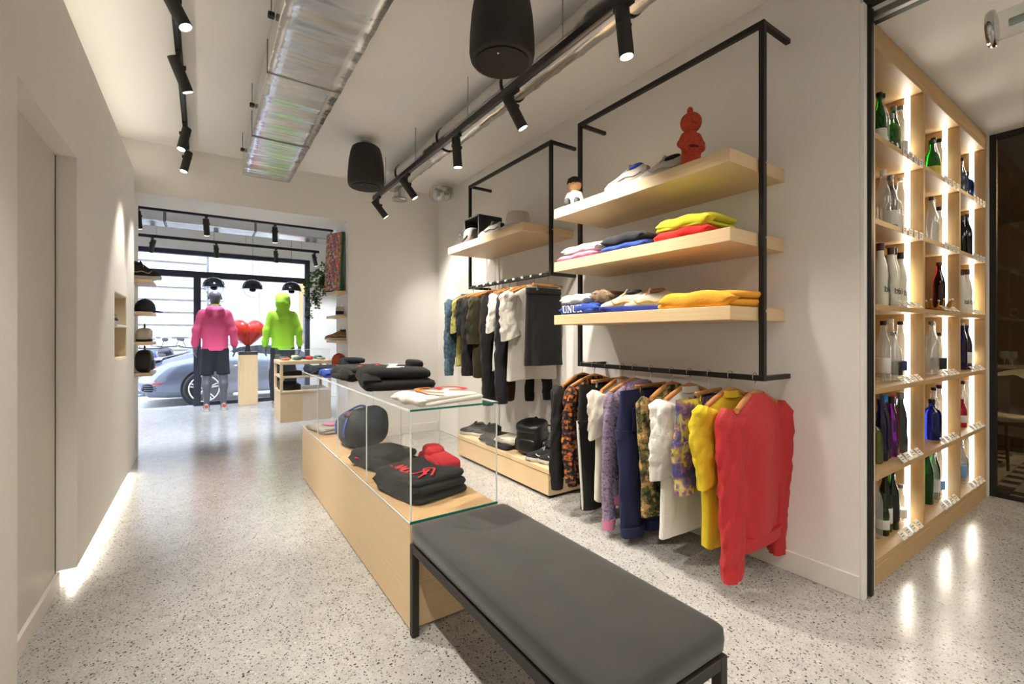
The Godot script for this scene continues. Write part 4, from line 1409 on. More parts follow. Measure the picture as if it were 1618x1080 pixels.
# o: len body length, wid half width, thick half depth, sleeve length (0 none), sr sleeve radius, neck, hood, collar, cuff
func garment(called: String, label: String, category: String, y: float, z: float, m: Material, o: Dictionary, seed: float, turn := 0.0) -> Node3D:
	var t := thing(called, label, category, Vector3(RX + o.get("dx", 0.0), y - .068, z), turn, "clothes on the rails")
	var L: float = o.len - .02
	var W: float = o.get("wid", .235)
	var T: float = o.get("thick", .042)
	var folds: float = o.get("folds", .010)
	var st := begin()
	var rings := []
	var n := 44
	var levels := [0.0, .012, .03, .05, .07, .10, .15, .22, .30, .40, .50, .60, .70, .80, .90, .97, 1.0]
	for lv in levels:
		var yy: float = -L * lv
		var drop: float = -yy
		var sh := clampf(drop / .075, 0.0, 1.0)
		var a := lerpf(.066, W * .93, pow(sh, .85))
		a = lerpf(a, W * o.get("flare", 1.0), clampf((drop - .075) / maxf(L - .075, .01), 0.0, 1.0))
		var c := lerpf(.022, T, clampf(drop / .16, 0.0, 1.0))
		var r := PackedVector3Array()
		var amp := folds * clampf((drop - .05) / .3, 0.0, 1.0)
		var sway := .008 * sin(seed * 3.0 + drop * 5.0)
		for i in n:
			var th := TAU * i / n
			var f := sin(th * 5.0 + seed + drop * 2.5) * .5 + sin(th * 9.0 + seed * 2.3 - drop * 3.0) * .35 + soft.get_noise_3d(cos(th) * 30.0, drop * 40.0, sin(th) * 30.0 + seed * 20.0) * .9 + soft.get_noise_3d(cos(th) * 70.0, drop * 110.0, sin(th) * 70.0 + seed * 20.0) * .45
			var x := signf(cos(th)) * pow(absf(cos(th)), .75)
			var zz := signf(sin(th)) * pow(absf(sin(th)), .75)
			r.append(Vector3(x * (a + f * amp * .5), yy + (.008 * sin(th * 3.0 + seed) if lv > .9 else 0.0) - (.02 * (1.0 - absf(x)) if o.get("vneck", false) and lv < .01 else 0.0), zz * (c + f * amp) + sway))
		rings.append(r)
	loft(st, rings, false, true)
	part("body", finish(st), m, t)
	var sl: float = maxf(0.0, o.get("sleeve", 0.0) - (.02 if o.get("sleeve", 0.0) > 0.0 else 0.0))
	if sl > 0.0:
		for s in [-1, 1]:
			var r0: float = o.get("sr", .062)
			var r1: float = o.get("cuff_r", r0 * .72)
			st = begin()
			rings = []
			var k := 22
			for i in k + 1:
				var u := float(i) / k
				var drop := -.055 - sl * u
				var xo: float = W * .86 + (.030 * sin(minf(u * 2.2, 1.57)) * o.get("out", 1.0)) - .012 * u
				var rad := lerpf(r0, r1, u) * (1.0 + .025 * sin(u * 9.0 + seed + s))
				if i == 0: rad *= .55
				var c := Vector3(s * xo, drop, (.012 * sin(u * 4.0 + seed * 1.7 + s) + .01 * u))
				var r := PackedVector3Array()
				for q in 26:
					var th := TAU * q / 26.0
					var f := 1.0 + .10 * sin(th * 3.0 + seed + u * 2.0) + .36 * soft.get_noise_3d(cos(th) * 16.0 + seed * 31.0, u * sl * 60.0, sin(th) * 16.0 + s * 77.0) + .20 * soft.get_noise_3d(cos(th) * 40.0 + seed * 31.0, u * sl * 140.0, sin(th) * 40.0)
					r.append(c + Vector3(cos(th) * rad * f, (.014 * cos(th) * s if i == 0 else 0.0) - (.03 * s * cos(th) if o.get("tee", false) and i == k else 0.0), sin(th) * rad * o.get("flat", .66) * f))
				rings.append(r)
			loft(st, rings, true, true)
			var sp := part("sleeve", finish(st), o.get("sleeve_mat", m), t)
			if o.get("cuff", false):
				var e: Vector3 = Vector3(s * (W * .86 + .018), -.055 - sl, .012 * sin(4.0 + seed * 1.7 + s) + .01)
				st = begin()
				loft(st, [ring(e + Vector3(0, .004, 0), Vector3(r1 * 1.06, 0, 0), Vector3(0, 0, r1 * .80), 16), ring(e + Vector3(0, -.055, 0), Vector3(r1 * .92, 0, 0), Vector3(0, 0, r1 * .70), 16)])
				part("cuff", finish(st), o.get("cuff_mat", m), sp)
	if o.get("hood", false):
		st = begin()
		blob(st, Vector3(0, -.05, .045), Vector3(.22, .13, .11), .8, .8, .016, 12.0, seed, 26, 12)
		part("hood", finish(st), m, t)
	if o.get("collar", true):
		st = begin()
		var cr := []
		for i in 3:
			var h := .012 - i * .016
			cr.append(ring(Vector3(0, h, 0), Vector3(.070 + i * .006, 0, 0), Vector3(0, 0, .027 + i * .004), 20))
		loft(st, cr, false, false)
		part("collar", finish(st), o.get("collar_mat", m), t)
	if o.get("hem", false):
		st = begin()
		loft(st, [ring(Vector3(0, -L + .002, 0), Vector3(W * .96, 0, 0), Vector3(0, 0, T * .98), 28, .8), ring(Vector3(0, -L - .055, 0), Vector3(W * .90, 0, 0), Vector3(0, 0, T * .9), 28, .8)])
		part("hem_band", finish(st), o.get("cuff_mat", m), t)
	if o.get("zip", false):
		part("zip", box(Vector3(.010, L * .9, .006), .002), M.chrome, t, Vector3(0, -L * .5, T * .98))
	return t

# trousers, shorts and skirts held by clips
func bottoms(called: String, label: String, category: String, y: float, z: float, m: Material, o: Dictionary, seed: float, turn := 0.0) -> Node3D:
	var t := thing(called, label, category, Vector3(RX + o.get("dx", 0.0), y - .10, z), turn, "clothes on the rails")
	var W: float = o.get("wid", .17)
	var L: float = o.len
	var split: float = o.get("split", .26)
	var legs: bool = o.get("legs", true)
	var end := split if legs else L
	var st := begin()
	var rings := []
	for i in 13:
		var u := i / 12.0
		var a := lerpf(W, W * o.get("flare", 1.15), u)
		var r := PackedVector3Array()
		for q in 40:
			var th := TAU * q / 40.0
			var f := (sin(th * 6.0 + seed) * .5 + soft.get_noise_3d(cos(th) * 30.0, u * 30.0, sin(th) * 30.0 + seed * 20.0)) * .016 * u
			r.append(Vector3(signf(cos(th)) * pow(absf(cos(th)), .7) * (a + f * .4), -end * u, signf(sin(th)) * pow(absf(sin(th)), .7) * (lerpf(.020, .040, u) + f)))
		rings.append(r)
	loft(st, rings, false, true)
	part("body", finish(st), m, t)
	st = begin()
	loft(st, [ring(Vector3(0, .004, 0), Vector3(W * 1.02, 0, 0), Vector3(0, 0, .0225), 30, .7), ring(Vector3(0, -.04, 0), Vector3(W * 1.03, 0, 0), Vector3(0, 0, .026), 30, .7)], false, false)
	part("waistband", finish(st), o.get("band_mat", m), t)
	if legs:
		for s in [-1, 1]:
			st = begin()
			rings = []
			var k := 16
			for i in k + 1:
				var u := float(i) / k
				var a := lerpf(W * .60, o.get("hem_w", W * .42), u)
				var r := PackedVector3Array()
				for q in 22:
					var th := TAU * q / 22.0
					var f := sin(th * 4.0 + seed + s + u * 3.0) * .006 + soft.get_noise_3d(cos(th) * 25.0 + s * 40, u * 50.0, sin(th) * 25.0 + seed * 20.0) * .014
					r.append(Vector3(s * (W * .56 * (1.0 - .12 * u)) + cos(th) * (a + f), -split + .05 - (L - split + .05) * u, sin(th) * (lerpf(.044, .036, u) + f) + .01 * sin(u * 5 + seed)))
				rings.append(r)
			loft(st, rings)
			var lg := part("leg", finish(st), m, t)
			if o.has("stripe"):
				var pts := []
				for i in k + 1:
					var u := float(i) / k
					pts.append(Vector3(s * (W * .56 * (1.0 - .12 * u)) + s * lerpf(W * .60, o.get("hem_w", W * .42), u) * .98, -split + .05 - (L - split + .05) * u, .006))
				part("side_stripe", tube_mesh(pts, .008, 6), o.stripe, lg)
			if o.get("cuffs", false):
				st = begin()
				var hw: float = o.get("hem_w", W * .42)
				loft(st, [ring(Vector3(s * W * .49, -L + .05, 0), Vector3(hw * 1.1, 0, 0), Vector3(0, 0, .044), 18), ring(Vector3(s * W * .49, -L - .005, 0), Vector3(hw * 1.08, 0, 0), Vector3(0, 0, .043), 18)])
				part("cuff", finish(st), m, lg)
	if o.get("pockets", false):
		for s in [-1, 1]:
			part("pocket", box(Vector3(.11, .13, .006), .003), m, t, Vector3(s * W * .5, -.15, .046))
	return t

func build_racks() -> void:
	var white: Material = M.cloth_white
	var black: Material = M.cloth_black
	var off := cloth("cloth_offwhite", Color(.80, .78, .72))
	var navy := cloth("cloth_navy", Color(.10, .12, .27))
	var floral := printed("floral", "floral", 3.2)
	var lilac := printed("lilac_print", "lilac", 3.4)
	var jungle := printed("jungle_print", "jungle", 2.6)
	var tie := printed("tie_dye", "tiedye", 2.2)
	var denim := printed("denim", "denim", 4.0)
	var yellow := cloth("cloth_yellow", Color(.86, .76, .16))
	var red := cloth("cloth_coral_red", Color(.72, .14, .16), .2)
	red.roughness = .6
	var pinkc := cloth("cloth_rose", Color(.80, .48, .60))
	var y := .946
	var zs := [-2.315, -2.20, -2.085, -1.955, -1.855, -1.735, -1.595, -1.485, -1.370, -1.255, -1.135]
	var tn := ["black sweatshirt", "orange flower shirt", "black track trousers", "white tee", "lilac print hoodie", "navy jeans", "jungle print shirt", "long white tee", "tie-dye shorts", "yellow tee", "red jacket"]
	for i in 11:
		var clip := i in [2, 5, 8]
		hanger(y, zs[i], clip, ("clip hanger with a wooden bar holding the " if clip else "curved wooden hanger holding the ") + tn[i], [.1, -.08, .15, .05, -.1, .12, .06, -.05, .18, -.04, .08][i])
	garment("sweatshirt", "black long-sleeved sweatshirt on the low rail, furthest from the bottle wall", "sweatshirt", y, zs[0], black, {"len": .62, "sleeve": .64, "sr": .066, "cuff": true, "cuff_r": .046, "hem": true}, 1.0)
	garment("shirt", "orange and black flower-print shirt on the low rail", "shirt", y, zs[1], floral, {"len": .70, "sleeve": .62, "sr": .058, "wid": .22}, 2.0)
	bottoms("trousers", "black track trousers with a white side stripe on the low rail", "trousers", y, zs[2], black, {"len": .76, "stripe": white, "wid": .18, "dx": -.05, "cuffs": true}, 3.0)
	garment("tee_shirt", "white tee with short sleeves between black trousers and lilac hoodie", "shirt", y, zs[3], off, {"tee": true, "flat": .58, "len": .72, "sleeve": .27, "sr": .072, "cuff_r": .07}, 4.0)
	garment("hoodie", "lilac patterned hoodie with rose cuffs on the low rail", "hoodie", y, zs[4], lilac, {"len": .66, "sleeve": .74, "sr": .06, "hood": true, "cuff": true, "cuff_mat": pinkc, "hem": true, "cuff_r": .042}, 5.0)
	bottoms("jeans", "navy blue jeans with turned-up hems on the low rail", "jeans", y, zs[5], navy, {"len": .80, "wid": .19, "dx": -.06, "pockets": true, "cuffs": true}, 6.0)
	garment("shirt", "yellow-green jungle-print shirt beside the navy jeans", "shirt", y, zs[6], jungle, {"len": .70, "sleeve": .60, "sr": .060, "wid": .225}, 7.0)
	garment("tee_shirt", "long white tee beside the tie-dye shorts", "shirt", y, zs[7], white, {"tee": true, "flat": .58, "len": .76, "sleeve": .38, "sr": .082, "cuff_r": .082, "folds": .008, "flare": 1.02}, 8.0)
	bottoms("shorts", "purple and yellow tie-dye shorts clipped to a hanger", "shorts", y, zs[8], tie, {"len": .44, "split": .24, "wid": .205, "hem_w": .125, "dx": -.09}, 9.0, .12)
	garment("tee_shirt", "bright yellow tee beside the red jacket", "shirt", y, zs[9], yellow, {"tee": true, "flat": .58, "len": .72, "sleeve": .36, "sr": .070, "cuff_r": .07}, 10.0)
	garment("jacket", "coral red zip jacket at the end of the low rail", "jacket", y, zs[10], red, {"len": .66, "sleeve": .76, "sr": .082, "cuff_r": .058, "wid": .225, "folds": .016, "hem": true, "thick": .055, "collar_mat": red, "out": 1.3}, 11.0)
	# upper rail
	y = 1.604
	var zu := [-3.84, -3.76, -3.66, -3.55, -3.44, -3.33, -3.215, -3.10, -2.985, -2.87, -2.69]
	var khaki := cloth("cloth_khaki", Color(.62, .60, .33))
	var olive := cloth("cloth_olive", Color(.22, .20, .12))
	var char := cloth("cloth_charcoal", Color(.095, .092, .088), .12)
	var brown := cloth("cloth_russet", Color(.24, .14, .09))
	var un := ["denim jacket", "khaki tee", "black tee", "padded black jacket", "olive field shirt", "russet top", "charcoal hoodie", "white long tee", "navy sweatshirt", "grey-white tee", "black skirt"]
	for i in 11:
		var clip := i in [5, 10]
		hanger(y, zu[i], clip, ("clip hanger with a wooden bar holding the " if clip else "curved wooden hanger holding the ") + un[i], [.05, -.1, .1, .08, -.06, .12, .05, -.08, .06, -.05, .10][i])
	garment("denim_jacket", "faded denim jacket on the high rail, closest to the corner door", "jacket", y, zu[0], denim, {"len": .60, "sleeve": .66, "sr": .064, "cuff": true, "wid": .215, "thick": .036, "dx": -.06}, 12.0, .08)
	garment("tee_shirt", "khaki yellow tee beside the denim jacket", "shirt", y, zu[1], khaki, {"tee": true, "flat": .58, "len": .68, "sleeve": .30, "sr": .068, "cuff_r": .066, "wid": .22, "thick": .036}, 13.0)
	garment("tee_shirt", "black tee between the khaki tee and the padded jacket", "shirt", y, zu[2], black, {"tee": true, "flat": .58, "len": .70, "sleeve": .32, "sr": .066, "cuff_r": .064, "wid": .22, "thick": .036}, 14.0)
	garment("padded_jacket", "black padded jacket with long puffed sleeves on the high rail", "jacket", y, zu[3], char, {"len": .64, "sleeve": .70, "sr": .072, "cuff_r": .056, "wid": .225, "folds": .016, "zip": true}, 15.0)
	garment("field_shirt", "dark olive field shirt on the high rail", "shirt", y, zu[4], olive, {"len": .76, "sleeve": .42, "sr": .066, "cuff_r": .06, "wid": .225}, 16.0)
	bottoms("trousers", "dark russet trousers hanging behind the charcoal hoodie", "trousers", y, zu[5], brown, {"len": .92, "wid": .17, "dx": -.03}, 17.0)
	garment("hoodie", "charcoal hoodie with long hanging sleeves on the high rail", "hoodie", y, zu[6], char, {"len": .70, "sleeve": .86, "sr": .066, "cuff": true, "cuff_r": .05, "hood": true, "hem": true}, 18.0)
	garment("tee_shirt", "white tee between the charcoal hoodie and the navy sweatshirt", "shirt", y, zu[7], white, {"tee": true, "flat": .58, "len": .68, "sleeve": .30, "sr": .066, "cuff_r": .066, "thick": .036}, 19.0)
	garment("sweatshirt", "black-navy sweatshirt with ribbed cuffs on the high rail", "sweatshirt", y, zu[8], cloth("cloth_ink2", Color(.10, .10, .13)), {"len": .64, "sleeve": .82, "sr": .066, "cuff": true, "cuff_r": .05, "hem": true}, 20.0)
	garment("tee_shirt", "grey-white oversized tee beside the black skirt", "shirt", y, zu[9], cloth("cloth_greige", Color(.76, .74, .70)), {"tee": true, "flat": .58, "len": .74, "sleeve": .36, "sr": .078, "cuff_r": .078, "wid": .24}, 21.0)
	bottoms("skirt", "black knee-length skirt clipped to a hanger on the high rail", "skirt", y, zu[10], black, {"len": .57, "legs": false, "wid": .15, "flare": 1.12, "dx": -.04}, 22.0, -.1)
	# drawer plinth under the high rail with shoes and bags on it
	var p := thing("drawer_plinth", "low oak plinth with two drawers under the high rail", "plinth", Vector3(0, 0, -3.21))
	part_span("body", Vector3(2.035, .02, -.69), Vector3(XR - .002, .175, .69), M.oak, p, .002, 2)
	part_span("top", Vector3(2.015, .178, -.70), Vector3(XR - .002, .212, .70), M.oak, p, .002, 2)
	part_span("foot_rail", Vector3(2.06, 0, -.67), Vector3(XR - .01, .02, .67), M.black_matte, p)
	for s in [-1, 1]:
		part_span("drawer", Vector3(2.019, .024, -.345 + .346 * s - .343), Vector3(2.036, .172, -.345 + .346 * s + .343 + .0), M.oak, p, .002, 2).position.z = .346 * s
	var ty := .213
	var bl: Material = M.shoe_black
	var sw: Material = M.shoe_white
	var g := "black trainers on the plinth"
	sneaker(Vector3(2.13, ty, -3.80), PI * .70, bl, sw, bl, bl, "black trainer with a white sole at the corner end of the plinth", g)
	sneaker(Vector3(2.20, ty, -3.67), PI * .72, bl, sw, bl, bl, "black trainer with a white sole beside the folded black shirt", g)
	folded("black folded tee lying behind the trainers on the plinth", Vector3(2.20, ty, -3.42), Vector3(.28, .055, .30), black, 2, .2)
	folded("black and white folded scarf at the front of the plinth", Vector3(2.13, ty, -3.25), Vector3(.20, .03, .30), char, 1, .1, "scarf", "folded_scarf", white)
	folded("off-white rolled tee on the plinth beside the backpack", Vector3(2.18, ty + .034, -3.22), Vector3(.20, .055, .24), off, 2, .3)
	backpack(Vector3(2.18, ty, -2.92))
	sneaker(Vector3(2.12, ty, -2.70), PI * .72, cloth("shoe_ink", Color(.12, .125, .14)), sw, sw, bl, "charcoal running shoe with white zigzag beside the backpack", g)
	sneaker(Vector3(2.15, ty, -2.585), PI * .70, M.shoe_ink, sw, sw, bl, "charcoal running shoe with white zigzag at the near end of the plinth", g)

func backpack(at: Vector3) -> void:
	var t := thing("backpack", "small black leather backpack with a flap on the plinth", "backpack", at, .35)
	var m := mat("leather_black", Color(.065, .065, .065), .42)
	part("body", blob_mesh(Vector3(.20, .24, .25), .55, .6, .012, 14.0, 4.0, 36, 18), m, t)
	part("flap", blob_mesh(Vector3(.19, .08, .23), .55, .6, .010, 14.0, 6.0), m, t, Vector3(-.012, .185, 0), Vector3(0, 0, .18))
	part("front_pocket", blob_mesh(Vector3(.06, .12, .16), .55, .6, .006, 14.0, 8.0), m, t, Vector3(-.09, .02, 0))
	for s in [-1, 1]:
		var sp := part("strap", tube_mesh(smooth_path([Vector3(.08, .23, .06 * s), Vector3(.12, .20, .12 * s), Vector3(.10, .08, .16 * s), Vector3(.06, .02, .13 * s)]), .012, 8, .45), m, t)
		part("buckle", box(Vector3(.02, .028, .012), .003), M.chrome, sp, Vector3(-.085, .175, .05 * s))
		part("side_pocket", blob_mesh(Vector3(.11, .12, .05), .6, .6, .004), m, t, Vector3(0, .01, .125 * s))
	part("handle", tube_mesh(smooth_path([Vector3(.04, .245, -.035), Vector3(.05, .285, 0), Vector3(.04, .245, .035)]), .006, 8), m, t)
# ---------------------------------------------------------------- glass case and bench
func build_table_and_bench() -> void:
	var x0 := .67
	var x1 := 1.075
	var z0 := -4.04
	var z1 := -1.70
	var t := thing("display_case", "long oak display plinth with a clear glass case on top", "display case", Vector3.ZERO)
	part_span("base", Vector3(x0, .006, z0), Vector3(x1, .418, z1), M.oak, t, .002, 2)
	for k in 4:
		part_span("deck_board", Vector3(x0 + .006, .418, z1 - .585 * (k + 1) + .0015), Vector3(x1 - .006, .423, z1 - .585 * k - .0015), M.oak_dark, t, .0008, 0)
	var gl: Material = M.clear_glass
	var g0 := .424
	var g1 := .858
	for k in 4:
		for x in [x0 + .004, x1 - .004]:
			var a := z1 - .585 * (k + 1) + .003
			var b := z1 - .585 * k - .003
			var pn := part_span("side_pane", Vector3(x - .003, g0, a), Vector3(x + .003, g1, b), gl, t, .0004)
			part("edge", box(Vector3(.0062, g1 - g0, .004), .0005), M.glass_edge_pale, pn, Vector3(0, 0, .2905))
	for z in [z0 + .004, z1 - .004]:
		part_span("end_pane", Vector3(x0 + .008, g0, z - .003), Vector3(x1 - .008, g1, z + .003), gl, t, .0004)
	var tp := part_span("top_pane", Vector3(x0, g1 + .001, z0), Vector3(x1, g1 + .009, z1), gl, t, .0004)
	var hx := (x1 - x0) * .5
	var hz := (z1 - z0) * .5
	part("edge", box(Vector3(hx * 2, .008, .003), .0004), M.glass_edge, tp, Vector3(0, 0, hz + .0015))
	part("edge", box(Vector3(.003, .008, hz * 2), .0004), M.glass_edge_pale, tp, Vector3(-hx - .0015, 0, 0))
	part("edge", box(Vector3(.003, .008, hz * 2), .0004), M.glass_edge_pale, tp, Vector3(hx + .0015, 0, 0))
	part_span("bottom_edge", Vector3(x0, .418, z1 - .002), Vector3(x1, .4275, z1 + .002), M.glass_edge, t, .0005)
	part_span("bottom_edge", Vector3(x0 - .0025, .418, z0), Vector3(x0 + .001, .4255, z1), M.glass_edge_pale, t, .0005)
	# bench
	var b := thing("bench", "long bench with a grey velvet cushion on a dark metal frame", "bench", Vector3(.878, 0, -1.163))
	var st := begin()
	blob(st, Vector3(0, .395, 0), Vector3(.436, .078, 1.036), .055, .22, .0022, 9.0, 2.0, 120, 14)
	part("cushion", finish(st), M.velvet, b)
	var fm := mat("bench_frame", Color(.16, .145, .13), .5, .2)
	for sx in [-1, 1]:
		for sz in [-1, 1]:
			part("leg", box(Vector3(.028, .354, .028), .002), fm, b, Vector3(.203 * sx, .177, .503 * sz))
		part("side_rail", box(Vector3(.028, .03, .978), .002), fm, b, Vector3(.203 * sx, .339, 0))
	for sz in [-1, 1]:
		part("end_rail", box(Vector3(.378, .03, .028), .002), fm, b, Vector3(0, .339, .503 * sz))
	part("seat_board", box(Vector3(.376, .008, .976), .001), M.black_matte, b, Vector3(0, .350, 0))
	# clothes in the case
	var y := .424
	var black: Material = M.cloth_black
	var char: Material = M.cloth_charcoal
	var sw := folded("black folded sweatshirt with red script, nearest the bench in the case", Vector3(.862, y, -2.04), Vector3(.31, .11, .36), black, 3, .2, "sweatshirt", "folded_sweatshirt")
	var redm := mat("print_red", Color(.80, .10, .12), .6)
	st = begin()
	var strokes := [[[-.13, .02], [-.06, .085], [-.03, .05], [-.10, .01]], [[-.11, -.035], [-.055, .06], [-.05, -.01], [-.02, -.04], [.01, .0]], [[.01, .0], [.0, -.03], [.03, -.035], [.04, .01], [.05, -.03]], [[.05, -.03], [.07, .02], [.08, -.03], [.10, .02]], [[.10, .02], [.105, -.035], [.14, -.02]]]
	for s in strokes:
		var pts := []
		for q in s: pts.append(Vector3(q[1] - .05, 0, -q[0] * 1.0))
		tube(st, smooth_path(pts, 5), .0065, 6, .15)
	part("script_print", finish(st), redm, sw, Vector3(-.02, .113, .02), Vector3(0, .0, .05))
	st = begin()
	for k in 3:
		blob(st, Vector3(-.125, 0, .035 + k * -.035), Vector3(.022, .004, .026), .5, .5, 0, 1, 1, 12, 6)
	part("number_print", finish(st), M.white_plastic, sw, Vector3(0, .112, .0), Vector3(0, 0, .25))
	part("sleeve", tube_mesh(smooth_path([Vector3(.10, .05, -.12), Vector3(.12, .06, .0), Vector3(.08, .045, .13)]), .034, 12, .8), black, sw)
	var hood := folded("crumpled red hooded top beside the black sweatshirt in the case", Vector3(1.0, y, -2.16), Vector3(.12, .12, .34), cloth("cloth_crimson", Color(.66, .06, .12)), 2, -.1, "hoodie", "folded_hoodie")
	part("hood", blob_mesh(Vector3(.10, .08, .16), .8, .7, .014, 16.0, 3.0), M.cloth_crimson, hood, Vector3(0, .085, -.09))
	var mid := folded("charcoal folded shirt with a red tag in the middle of the case", Vector3(.865, y, -2.55), Vector3(.28, .095, .32), char, 2, .3)
	part("tag", box(Vector3(.04, .004, .025), .001), redm, mid, Vector3(-.13, .06, -.08), Vector3(0, .4, .4))
	part("sleeve", tube_mesh(smooth_path([Vector3(-.02, .085, -.10), Vector3(-.05, .09, .02), Vector3(.02, .07, .12)]), .030, 12, .6), char, mid)
	bag_round(Vector3(.875, y, -3.08))
	folded("pink and brown checked scarf folded at the street end of the case", Vector3(.82, y, -3.72), Vector3(.24, .05, .34), printed("check_scarf", "tan_speckle", 9.0), 2, .2, "scarf", "folded_scarf", cloth("cloth_pink", Color(.85, .50, .66)))
	# clothes on top of the case
	y = .868
	var tee := folded("white folded tee with red and orange print on top of the glass", Vector3(.865, y, -1.86), Vector3(.33, .045, .25), M.cloth_white, 2, .18)
	st = begin()
	tube(st, smooth_path([Vector3(.04, 0, .05), Vector3(.12, 0, .06), Vector3(.13, 0, -.05), Vector3(.05, 0, -.06), Vector3(.03, 0, .0)], 5), .013, 6, .1)
	part("red_print", finish(st), redm, tee, Vector3(0, .0475, -.02))
	part("orange_print", tube_mesh(smooth_path([Vector3(-.06, .051, .12), Vector3(-.09, .052, .03), Vector3(-.06, .051, -.08), Vector3(.02, .049, -.10)], 5), .013, 8, .12), mat("print_orange", Color(.88, .48, .14), .6), tee)
	var h1 := folded("big black folded hoodie with white lettering on top of the glass", Vector3(.90, y, -2.50), Vector3(.38, .115, .46), black, 2, -.2, "hoodie", "folded_hoodie")
	st = begin()
	for k in 7:
		var a := .5 * sin(k * 2.1)
		tube(st, [Vector3(-.02 + .01 * k, 0, .16 - k * .05), Vector3(.05 + .03 * sin(k * 1.7), 0, .15 - k * .05 + a * .04)], .011, 6, .3)
	part("white_print", finish(st), M.white_plastic, h1, Vector3(-.05, .120, 0))
	part("hood", blob_mesh(Vector3(.10, .05, .16), .8, .7, .012, 16.0, 9.0), black, h1, Vector3(.12, .10, -.06))
	var h2 := folded("black shirt with scattered red print behind the big hoodie", Vector3(.90, y, -3.06), Vector3(.34, .09, .36), char, 2, .1)
	for k in 5:
		part("red_print", blob_mesh(Vector3(.03 + .01 * (k % 2), .006, .035), .7, .6, .003, 20.0, k), redm, h2, Vector3(-.08 + .045 * k, .09, .10 - .05 * ((k * 2) % 5)))
	var h3 := folded("blue and white folded shirt at the edge of the glass top", Vector3(.76, y, -3.36), Vector3(.15, .05, .14), M.cloth_blue, 2, .1)
	part("white_stripe", box(Vector3(.13, .003, .02), .001), M.white_plastic, h3, Vector3(0, .053, .02))
	part("yellow_stripe", box(Vector3(.13, .003, .014), .001), M.cloth_yellow, h3, Vector3(0, .053, -.012))
	folded("off-white folded shirt beside the blue striped one", Vector3(.94, y, -3.40), Vector3(.18, .06, .20), M.cloth_offwhite, 2, -.2, "shirt", "folded_shirt", redm)
	folded("dark navy jeans folded at the street end of the glass top", Vector3(.80, y, -3.78), Vector3(.24, .055, .36), cloth("cloth_jean_dark", Color(.10, .13, .20)), 2, .1, "jeans", "folded_jeans")
	folded("black-blue folded jeans beside the dark navy pair", Vector3(.99, y, -3.74), Vector3(.16, .105, .30), cloth("cloth_jean_black", Color(.07, .085, .12)), 3, -.1, "jeans", "folded_jeans")

func bag_round(at: Vector3) -> void:
	var t := thing("duffel_bag", "round black duffel bag with blue piping inside the glass case", "bag", at, .35)
	var m := cloth("cloth_bag", Color(.10, .10, .105))
	var blue := mat("piping_blue", Color(.18, .26, .60), .5)
	part("body", blob_mesh(Vector3(.30, .24, .40), .8, .72, .030, 10.0, 5.0, 56, 26), m, t)
	for q in [[-.10, .93], [.02, .99]]:
		var pts := []
		for i in 25:
			var a := -PI * .1 + PI * 1.2 * i / 24.0
			var k: float = sqrt(maxf(0.0, 1.0 - pow(q[0] / .2, 2.0) * .8)) * q[1] * 1.02
			pts.append(Vector3(-cos(a) * .150 * k, .12 + sin(a) * .122 * k, q[0]))
		part("piping", tube_mesh(pts, .0055, 6), blue, t)
	part("handle", tube_mesh(smooth_path([Vector3(-.05, .225, -.08), Vector3(-.02, .265, 0), Vector3(.0, .262, .05), Vector3(.02, .225, .11)]), .011, 8, .6), blue, t)
	part("zip_cord", tube_mesh(smooth_path([Vector3(-.125, .20, .03), Vector3(-.15, .15, .035), Vector3(-.153, .11, .03)]), .006, 6), blue, t)
	part("tab", blob_mesh(Vector3(.05, .03, .06), .7, .7), mat("tab_wine", Color(.30, .08, .10), .6), t, Vector3(-.09, .205, .0), Vector3(0, 0, .6))

# ---------------------------------------------------------------- front room
func mannequin_bones() -> Array:
	var b := []
	for s in [-1.0, 1.0]:
		b.append_array([[Vector3(.07 * s, .92, 0), .085, Vector3(.105 * s, .52, .01), .058], [Vector3(.105 * s, .52, .01), .060, Vector3(.108 * s, .40, .03), .062], [Vector3(.108 * s, .40, .03), .060, Vector3(.110 * s, .10, .02), .036], [Vector3(.110 * s, .07, .02), .038, Vector3(.118 * s, .05, -.12), .034],
			[Vector3(.155 * s, 1.50, 0), .058, Vector3(.236 * s, 1.23, .03), .040], [Vector3(.236 * s, 1.23, .03), .040, Vector3(.258 * s, .98, -.03), .030]])
	b.append_array([[Vector3(-.04, 1.0, 0), .092, Vector3(.04, 1.0, 0), .092], [Vector3(-.03, 1.1, 0), .085, Vector3(-.05, 1.38, 0), .088], [Vector3(.03, 1.1, 0), .085, Vector3(.05, 1.38, 0), .088], [Vector3(-.12, 1.47, .01), .065, Vector3(.12, 1.47, .01), .065], [Vector3(0, 1.48, .01), .062, Vector3(0, 1.64, -.01), .055], [Vector3(0, 1.70, -.02), .072, Vector3(0, 1.76, .005), .090]])
	return b

func hand_bones(s: float) -> Array:
	var w := Vector3(.258 * s, .98, -.03)
	var b := [[w, .029, w + Vector3(0, -.03, 0), .028], [w + Vector3(0, -.04, -.018), .024, w + Vector3(0, -.085, -.022), .020], [w + Vector3(0, -.04, .016), .024, w + Vector3(0, -.085, .014), .020]]
	var lens := [.070, .080, .076, .060]
	for i in 4:
		var z := -.030 + i * .020
		var k := w + Vector3(0, -.088, z)
		var m := k + Vector3(-.006 * s, -lens[i] * .5, -.002)
		b.append([k, .0095, m, .009])
		b.append([m, .009, m + Vector3(-.016 * s, -lens[i] * .42, -.002), .0075])
	var tb := w + Vector3(-.006 * s, -.03, -.032)
	b.append([tb, .013, tb + Vector3(-.006 * s, -.035, -.022), .011])
	b.append([tb + Vector3(-.006 * s, -.035, -.022), .011, tb + Vector3(-.012 * s, -.065, -.026), .009])
	return b

